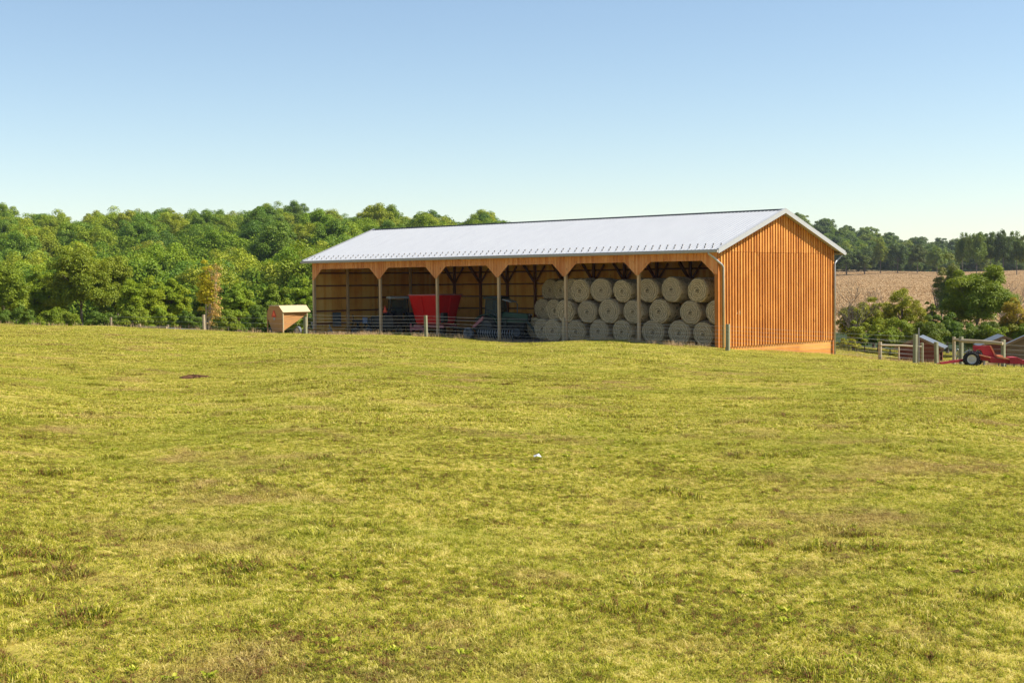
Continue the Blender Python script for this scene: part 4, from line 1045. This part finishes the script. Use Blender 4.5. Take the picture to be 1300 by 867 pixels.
# right side
RT = [
 ('round_tree', 'large green round tree behind the paddock, right of the barn', 1240, 104, 330, 112, (.115,.165,.016), .2, 150, 300, .48, .14),
 ('round_tree', 'dark low spreading tree at the left foot of the large round tree', 1203, 99, 388, 46, DG, .18, 50, 260, .49, .1),
 ('loose_tree', 'loose olive-yellow tree between the barn and the large round tree', 1146, 99, 360, 70, (.19,.205,.02), .15, 64, 180, .49, .10),
 ('loose_tree', 'yellowing small tree left of the loose olive tree', 1110, 103, 366, 56, (.19,.205,.02), .15, 50, 160, .49, .10),
 ('loose_tree', 'yellow-brown thin tree at the right edge behind the sheds', 1291, 96, 368, 52, (.24,.20,.03), .15, 50, 110, .48, .12),
('loose_tree', 'leafy yellow-green small tree right beside the barn downspout', 1084, 99, 384, 62, (.17,.19,.02), .15, 64, 170, .50, .06),
 ('loose_tree', 'olive thin tree between the loose olive tree and the large round tree', 1182, 104, 378, 40, (.15,.19,.02), .15, 40, 120, .49, .1),
 ('slim_tree', 'slim ivy-clad grey-green tree standing behind the large round tree', 1208, 128, 314, 30, (.10,.125,.045), .19, 36, 180, .48, .1),
 ('slim_tree', 'narrow grey-green tree left of the slim ivy-clad tree', 1196, 132, 334, 22, (.12,.135,.05), .19, 24, 150, .48, .1),
]
for i, (nm, lb, px, Y, yt, w, col, lf_, nl, per, rzf, th_) in enumerate(RT):
    near_tree(nm, lb, px, Y, yt, w, col, 400+i, lf_, nl=nl, per=per, rzf=rzf, trunk_h=th_, lr=(.13, .27) if nm != 'slim_tree' else (.4, .65), inner=.3, r0=.12, nlimb=14)
for i, (px, w, yt, col, lb) in enumerate(((1078, 34, 428, (.21,.23,.02), 'bright yellow-green shrub beside the barn right corner'), (1098, 42, 420, DG, 'dark shrub left of the first paddock post'),
      (1130, 44, 415, MG, 'green shrub behind the first paddock rail'), (1160, 40, 412, (.15,.15,.02), 'olive shrub behind the red-brown shed'), (1230, 50, 412, DG, 'dark shrub filling the gap behind the tall paddock posts'), (1262, 40, 405, MG, 'green shrub left behind the small gabled shed'), (1300, 40, 408, MG, 'green shrub behind the brown shed at the right edge'), (1088, 30, 408, (.15,.19,.02), 'thin olive shrub under the bare branches'),
      (1115, 60, 404, (.16,.20,.018), 'wide olive shrub below the yellowing small tree'), (1146, 56, 400, (.14,.19,.018), 'wide green shrub below the loose olive tree'), (1180, 54, 400, (.09,.13,.02), 'wide dark shrub between the loose olive tree and the large round tree'), (1212, 60, 404, DG, 'dark shrub under the left half of the large round tree'), (1250, 60, 402, (.08,.12,.02), 'dark shrub under the right half of the large round tree'), (1283, 50, 402, (.14,.15,.02), 'olive shrub under the thin tree at the right edge'))):
    near_tree('shrub', lb, px, 92+(i*3) % 5, yt, w, col, 440+i, .15, nl=34, per=200, rzf=.5, trunk_h=.1, cat='shrub', r0=.05, nlimb=5)
def bare(label, px, Y, ytop, wpx, seed, r0=.09, name='bare_tree', nb=7, lvl=4):
    rnd = np.random.RandomState(seed); b = gpt(px, Y); H = sight(px, ytop, Y)-b.z; W_ = wpx/F*Y/2; m = MB()
    def grow(p, d, L, r, k):
        d = d.normalized(); q = p+d*L*.5+Vector(rnd.normal(size=3))*.03*L; e = q+(d+Vector((rnd.normal()*.12, rnd.normal()*.12, .08)))*L*.5
        m.tube([p, q, e], [r, r*.8, r*.55], 6 if k > 1 else 4, cap=False)
        if k == 0: return
        for j in range(3 if k > 1 else 4):
            nd = d+Vector((rnd.normal()*.55, rnd.normal()*.55, rnd.uniform(-.1, .35))); grow(p.lerp(e, rnd.uniform(.45, 1)), nd, L*rnd.uniform(.5, .75), r*.5, k-1)
    for j in range(nb):
        a = 6.28*j/nb+rnd.uniform(-.4, .4); d = Vector((math.cos(a)*W_/H*1.0, math.sin(a)*W_/H*1.0, .9)); grow(Vector((0, 0, -.2)), d, H*.5*rnd.uniform(.8, 1.1), r0, lvl)
    o = m.build(name, M['bark'], None, loc=b); return tag(o, label, 'tree')
bare('bare-branched grey bush beside the barn right downspout', 1084, 97, 362, 40, 61, .05)
bare('bare-branched thin tree behind the olive tree', 1122, 106, 366, 44, 62, .06, nb=5)
bare('bare-branched thin tree at the right edge above the sheds', 1284, 108, 352, 40, 63, .06, nb=5)
bare('broken dead snag standing in the tan field', 1192, 190, 349, 22, 64, .14, 'dead_snag', 4, 2)
rnd = random.Random(21)
for i, (px, yt, w, Y) in enumerate(((1222, 296, 20, 470), (1240, 291, 26, 455), (1258, 293, 26, 460), (1274, 291, 24, 450), (1291, 294, 26, 455), (1312, 290, 30, 450), (1118, 300, 20, 560), (1075, 312, 34, 560), (1098, 318, 30, 560), (1140, 306, 24, 560), (1165, 309, 28, 560), (1190, 312, 24, 540))):
    pos = ['leftmost of the tall dark trees', 'second of the tall dark trees', 'third of the tall dark trees', 'fourth of the tall dark trees', 'fifth of the tall dark trees', 'last of the tall dark trees'][i]+' on the skyline beyond the tan field' if i < 6 else \
          ['upright green tree standing out at the far field edge, middle', 'big round tree at the far field edge next to the barn roof tip', 'light green tree at the far field edge, second from the barn', 'dark pointed tree at the far field edge, fourth from the barn', 'rounded green tree at the far field edge, fifth from the barn', 'green tree at the far field edge behind the slim ivy-clad tree'][i-6]
    b = gpt(px, Y); H = sight(px, yt, Y)-b.z
    o = place_tree(FT2[i % 4], b.x, b.y, 1, rnd.choice(BL_G) if i not in (8, 10) else (.12,.16,.025), pos, 'tree', name='tall_tree' if i < 6 else 'field_edge_tree', rnd=rnd)
    hm = 11+1.0*((i % 4) % 3); sx = (w/F*Y)/(2*5.0); o.scale = (sx, sx, H/hm)

# ------------------------------------------------------------------ grass, weeds, crop (stuff)
def blades(rnd, n, size, h0, h1, w, lean=.5, clump=None, seg=2):
    """bent blades as small quads + tip triangle; returns verts, faces"""
    if clump is None: xy = rnd.uniform(-size/2, size/2, (n, 2))
    else: c = rnd.uniform(-size/2, size/2, (clump, 2)); xy = c[rnd.randint(0, clump, n)]+rnd.normal(0, .035, (n, 2))
    hn = .6+.5*np.sin(xy[:, 0]*7.1+rnd.uniform(0, 6))*np.sin(xy[:, 1]*6.3+rnd.uniform(0, 6))
    h = rnd.uniform(h0, h1, n)*(.75+.35*hn); a = rnd.uniform(0, 6.283, n); b = a+rnd.normal(0, .9, n)
    L = rnd.uniform(.15, 1, n)*lean*h*1.6; ww = w*rnd.uniform(.6, 1.4, n)
    sx, sy = np.cos(b+1.57)*ww/2, np.sin(b+1.57)*ww/2; dx, dy = np.cos(b)*L, np.sin(b)*L
    z0 = np.full(n, -.02)
    v = np.stack([np.stack([xy[:, 0]-sx, xy[:, 1]-sy, z0], 1), np.stack([xy[:, 0]+sx, xy[:, 1]+sy, z0], 1),
                  np.stack([xy[:, 0]+sx*.8+dx*.35, xy[:, 1]+sy*.8+dy*.35, h*.62], 1), np.stack([xy[:, 0]-sx*.8+dx*.35, xy[:, 1]-sy*.8+dy*.35, h*.62], 1),
                  np.stack([xy[:, 0]+dx, xy[:, 1]+dy, h*.95], 1)], 1).reshape(-1, 3)
    i = np.arange(n)*5
    f = [t_ for k in range(n) for t_ in ((int(i[k]), int(i[k])+1, int(i[k])+2, int(i[k])+3), (int(i[k])+3, int(i[k])+2, int(i[k])+4))]
    return v, f
def src(name, v, f, mat):
    me = bpy.data.meshes.new(name); me.from_pydata(np.asarray(v).tolist(), [], f); me.materials.append(mat); return bpy.data.objects.new(name, me)
def tilt(pts, spin, e=.35):
    gx1 = (gz(pts[:, 0]+e, pts[:, 1])-gz(pts[:, 0]-e, pts[:, 1]))/(2*e); gy1 = (gz(pts[:, 0], pts[:, 1]+e)-gz(pts[:, 0], pts[:, 1]-e))/(2*e); out = np.zeros((len(pts), 3))
    for i in range(len(pts)):
        q = Vector((0, 0, 1)).rotation_difference(Vector((-gx1[i], -gy1[i], 1))).to_matrix() @ Matrix.Rotation(spin[i], 3, 'Z'); out[i] = q.to_euler()[:]
    return out
def scatter(name, label, cat, pts, sources, smin, smax, seed, align=None, hs=None):
    """one stuff object: a cloud of points, each carrying one of the source clumps"""
    rnd = np.random.RandomState(seed); n = len(pts)
    me = bpy.data.meshes.new(name); me.from_pydata(pts.tolist(), [], [])
    a = me.attributes.new('rot', 'FLOAT_VECTOR', 'POINT')
    rv = np.zeros((n, 3)); rv[:, 2] = rnd.uniform(0, 6.283, n); rv = tilt(pts, rv[:, 2]); a.data.foreach_set('vector', rv.ravel())
    a = me.attributes.new('scl', 'FLOAT_VECTOR', 'POINT'); s = rnd.uniform(smin, smax, n); z = s*(hs if hs is not None else 1)*rnd.uniform(.85, 1.15, n); a.data.foreach_set('vector', np.stack([s, s, z], 1).ravel())
    a = me.attributes.new('pick', 'INT', 'POINT'); a.data.foreach_set('value', rnd.randint(0, len(sources), n).astype(np.int32))
    o = bpy.data.objects.new(name, me); COL.objects.link(o); tag(o, label, cat, kind='stuff')
    c = bpy.data.collections.new(name+'_clumps')
    for q in sources: c.objects.link(q)
    ng = bpy.data.node_groups.new(name, 'GeometryNodeTree'); ng.interface.new_socket('Geometry', in_out='INPUT', socket_type='NodeSocketGeometry'); ng.interface.new_socket('Geometry', in_out='OUTPUT', socket_type='NodeSocketGeometry')
    N = ng.nodes; gi_ = N.new('NodeGroupInput'); go_ = N.new('NodeGroupOutput'); ci = N.new('GeometryNodeCollectionInfo'); ci.inputs['Collection'].default_value = c
    ci.inputs['Separate Children'].default_value = True; ci.inputs['Reset Children'].default_value = True
    ip = N.new('GeometryNodeInstanceOnPoints'); ip.inputs['Pick Instance'].default_value = True
    def na(nm, typ):
        q = N.new('GeometryNodeInputNamedAttribute'); q.data_type = typ; q.inputs['Name'].default_value = nm; return q.outputs[0]
    ng.links.new(gi_.outputs[0], ip.inputs['Points']); ng.links.new(ci.outputs[0], ip.inputs['Instance']); ng.links.new(na('pick', 'INT'), ip.inputs['Instance Index'])
    ng.links.new(na('rot', 'FLOAT_VECTOR'), ip.inputs['Rotation']); ng.links.new(na('scl', 'FLOAT_VECTOR'), ip.inputs['Scale']); ng.links.new(ip.outputs[0], go_.inputs[0])
    md = o.modifiers.new('scatter', 'NODES'); md.node_group = ng
    return o
def fan_grid(rnd, y0, y1, sp, jit=.22, margin=5.0, k=.40):
    out = []
    for Y in np.arange(y0, y1, sp):
        X = np.arange(-k*Y-margin, k*Y+margin, sp); P_ = np.stack([X, np.full(len(X), Y)], 1)+rnd.uniform(-jit*sp, jit*sp, (len(X), 2)); out.append(P_)
    P_ = np.vstack(out)
    # keep out of the barn
    c, s = math.cos(-BRZ), math.sin(-BRZ); dx, dy = P_[:, 0]-BO.x, P_[:, 1]-BO.y; lx, ly = dx*c-dy*s, dx*s+dy*c
    P_ = P_[~((lx > -BL-.1) & (lx < .35) & (ly > -.55) & (ly < BW+.2))]
    return np.c_[P_, gz(P_[:, 0], P_[:, 1])]
rg = np.random.RandomState(77)
near_src = [src('grass_clump', *blades(rg, 7000, 1.15, .009, .030, .0045, 2.0), M['grass']) for _ in range(6)]
mid_src = [src('grass_clump', *blades(rg, 4600, 1.7, .013, .036, .009, 1.8), M['grass']) for _ in range(5)]
far_src = [src('grass_clump', *blades(rg, 3000, 2.4, .02, .05, .020, 1.4), M['grass']) for _ in range(5)]
pn = fan_grid(rg, 3.2, 20, .78, margin=2.5); pm = fan_grid(rg, 20, 45, 1.2, margin=3); pfar = fan_grid(rg, 45, 112, 1.65, margin=6)
pfar = pfar[(pfar[:, 1] < 104) | (pfar[:, 0] < 5)]
print('patches', len(pn), len(pm), len(pfar))
scatter('pasture_grass', 'short yellow-green pasture grass in the foreground', 'grass', pn, near_src, .9, 1.15, 1)
scatter('pasture_grass', 'sunlit yellow-green pasture grass in the middle distance', 'grass', pm, mid_src, .9, 1.15, 2)
scatter('pasture_grass', 'pasture grass running to the crest and the barn', 'grass', pfar, far_src, .9, 1.15, 3)
# longer tufts
tuft = []
for k in range(6):
    v, f = blades(rg, 130, .22, .035, .085, .007, 1.3, clump=9); tuft.append(src('grass_tuft', v, f, M['weed']))
pt = fan_grid(rg, 4.5, 62, 1.0, .5, 3)
hsh = np.sin(pt[:, 0]*.9+2*np.sin(pt[:, 1]*.31))*np.sin(pt[:, 1]*.7+1.5*np.sin(pt[:, 0]*.4)); keep = (hsh > .2) & (rg.uniform(size=len(pt)) < .40) | (rg.uniform(size=len(pt)) < .16)
pt = pt[keep]; cl = np.repeat(pt, 4, 0); cl[:, :2] += rg.normal(0, .16, (len(cl), 2)); cl[:, 2] = gz(cl[:, 0], cl[:, 1])
scatter('grass_tufts', 'darker longer grass tufts dotted over the pasture', 'grass tuft', cl, tuft, .5, 1.15, 4)
# broad leaved weeds: rosettes of rounded leaves
def rosette(rnd, n):
    v = []; f = []
    for j in range(n):
        a = rnd.uniform(0, 6.283); L = rnd.uniform(.035, .085); w = L*.45; z = rnd.uniform(.02, .07); d = np.array([math.cos(a), math.sin(a), 0]); s_ = np.array([-d[1], d[0], 0]); b = rnd.normal(0, .03, 3); b[2] = .01
        k = len(v); tl = rnd.uniform(-.2, .5)
        v += [b, b+d*L*.35+s_*w*.5+[0,0,z*.6], b+d*L*.75+s_*w*.45+[0,0,z*.9], b+d*L+[0,0,z*(1-tl)], b+d*L*.75-s_*w*.45+[0,0,z*.9], b+d*L*.35-s_*w*.5+[0,0,z*.6]]; f.append(tuple(range(k, k+6)))
    return np.array(v), f
def weedmat():
    t = NT('broad_weed'); isl = t.isl; c = t.ramp(isl, [(.1, (.20,.25,.02)), (.5, (.40,.43,.04)), (.9, (.60,.57,.09))]); d = t.n('BsdfDiffuse'); t.l(c, d.inputs[0]); tr = t.n('BsdfTranslucent'); t.l(c, tr.inputs[0])
    mx_ = t.n('MixShader'); mx_.inputs[0].default_value = .35; t.l(d.outputs[0], mx_.inputs[1]); t.l(tr.outputs[0], mx_.inputs[2]); t.l(mx_.outputs[0], t.out.inputs[0]); return t.m
M['broad'] = weedmat()
ros = [src('weed_rosette', *rosette(rg, 26), M['broad']) for _ in range(4)]
pw = fan_grid(rg, 4.5, 55, .9, .5, 3); hs_ = np.sin(pw[:, 0]*.5+1.1*np.sin(pw[:, 1]*.22)+2)*np.sin(pw[:, 1]*.45+pw[:, 0]*.2)
pw = pw[((hs_ > .45) & (rg.uniform(size=len(pw)) < .6)) | (rg.uniform(size=len(pw)) < .2)]; pw = np.repeat(pw, 5, 0); pw[:, :2] += rg.normal(0, .24, (len(pw), 2)); pw[:, 2] = gz(pw[:, 0], pw[:, 1])+.01
scatter('broad_leaved_weeds', 'bright yellow-green broad-leaved weeds among the grass', 'weeds', pw, ros, .2, .55, 5)
# straw coloured stalks along the fence and crest
stk = []
for k in range(4):
    v, f = blades(rg, 26, .5, .14, .34, .010, .35); stk.append(src('dry_stalks', v, f, M['crop']))
line = []
for a, b, n in ((gpt(-30, 86), gpt(388, 82), 60), (gpt(388, 82.5), gpt(541, 78.5), 70), (gpt(541, 78.5), gpt(716, 74), 80), (gpt(716, 74), gpt(900, 67.5), 60), (gpt(1060, 75), gpt(1340, 66), 80)):
    for j in range(n):
        t_ = rg.uniform(); q = a.lerp(b, t_); line.append((q.x+rg.normal(0, .3), q.y+rg.normal(0, .35)))
line = np.array(line); line = np.c_[line, gz(line[:, 0], line[:, 1])]
scatter('dry_stalks', 'pale dry stalks standing along the fence line', 'dry stalks', line, stk, .6, 1.2, 6)
# undergrowth and lower canopy that closes the woods
def undermat():
    t = NT('wood_undergrowth_leaves'); nz = t.noise(t.pos, .09, 3, .6); f = t.math('ADD', t.math('MULTIPLY', t.isl, .5), t.math('MULTIPLY', nz, .6))
    c = t.ramp(f, [(.25, (.07,.125,.014)), (.55, (.14,.21,.022)), (.9, (.26,.31,.035))]); d = t.n('BsdfDiffuse'); t.l(c, d.inputs[0]); tr = t.n('BsdfTranslucent'); t.l(c, tr.inputs[0])
    q = t.n('MixShader'); q.inputs[0].default_value = .3; t.l(d.outputs[0], q.inputs[1]); t.l(tr.outputs[0], q.inputs[2]); t.l(q.outputs[0], t.out.inputs[0]); return t.m
M['under'] = undermat(); us = []
for k in range(5):
    rn = np.random.RandomState(900+k); C, Rl = lobes(rn, 3.4, 3.4, 2.9, -.6, 26, (.28, .48), .3); V = leaves_arrays(rn, C, None, Rl, 130, .36)
    us.append(bpy.data.objects.new('bush_clump', quads_mesh('bush_clump', V, [M['under']])))
def wood_area(px0, px1, Y0, Y1, sp, seed):
    rn = np.random.RandomState(seed); out = []
    for Y in np.arange(Y0, Y1, sp):
        X = np.arange((px0-650)/F*Y, (px1-650)/F*Y, sp); out.append(np.stack([X, np.full(len(X), Y)], 1)+rn.uniform(-.35*sp, .35*sp, (len(X), 2)))
    P_ = np.vstack(out); return np.c_[P_, gz(P_[:, 0], P_[:, 1])-.3]
Pw = wood_area(-60, 650, 150, 560, 6.2, 51); print('undergrowth', len(Pw))
scatter('wood_undergrowth', 'dense leafy undergrowth closing the hillside wood between its trees', 'undergrowth', Pw, us, .9, 1.3, 52, hs=1.25)
Pw = wood_area(985, 1345, 606, 960, 8.5, 53)
scatter('far_wood_undergrowth', 'leafy undergrowth between the trees of the far wood beyond the tan field', 'undergrowth', Pw, us, 1.0, 1.35, 54, hs=1.05)
# dry crop on the far field
cs = [src('crop_clump', *blades(rg, 520, 3.4, .10, .26, .08, .8), M['crop']) for _ in range(4)]
out = []
for Y in np.arange(140, 600, 3.4):
    X = np.arange((960-650)/F*Y, (1400-650)/F*Y, 2.6); P_ = np.stack([X, np.full(len(X), Y)], 1)+rg.uniform(-1.3, 1.3, (len(X), 2)); out.append(P_)
P_ = np.vstack(out); P_ = np.c_[P_, gz(P_[:, 0], P_[:, 1])]; print('crop clumps', len(P_))
scatter('dry_crop', 'tan dry crop covering the field beyond the trees', 'crop', P_, cs, .9, 1.3, 8)
rnd = random.Random(31)
for i in range(30):
    px = 1058+i*9.5+rnd.uniform(-3, 3); b = gpt(px, 600+rnd.uniform(-4, 4))
    o = place_tree(rnd.choice(FT2), b.x, b.y, rnd.uniform(.42, .62), rnd.choice(BL_G), 'low bush of the continuous hedge line where the tan field meets the far wood', 'bush', 'bushes along the far edge of the tan field', name='hedge_bush', rnd=rnd, sink=1.2)

# ------------------------------------------------------------------ air
m = MB(); m.box(-2700, 2700, -2700, 2700, -42, 62)
t = NT('haze_air'); pv = t.n('VolumePrincipled'); pv.inputs['Color'].default_value = (.80, .88, 1.0, 1); pv.inputs['Density'].default_value = .00007; pv.inputs['Anisotropy'].default_value = .2
t.l(pv.outputs[0], t.out.inputs['Volume'])
hz = m.build('haze', t.m); tag(hz, 'thin pale blue air between the camera and the far woods', 'haze', kind='stuff')
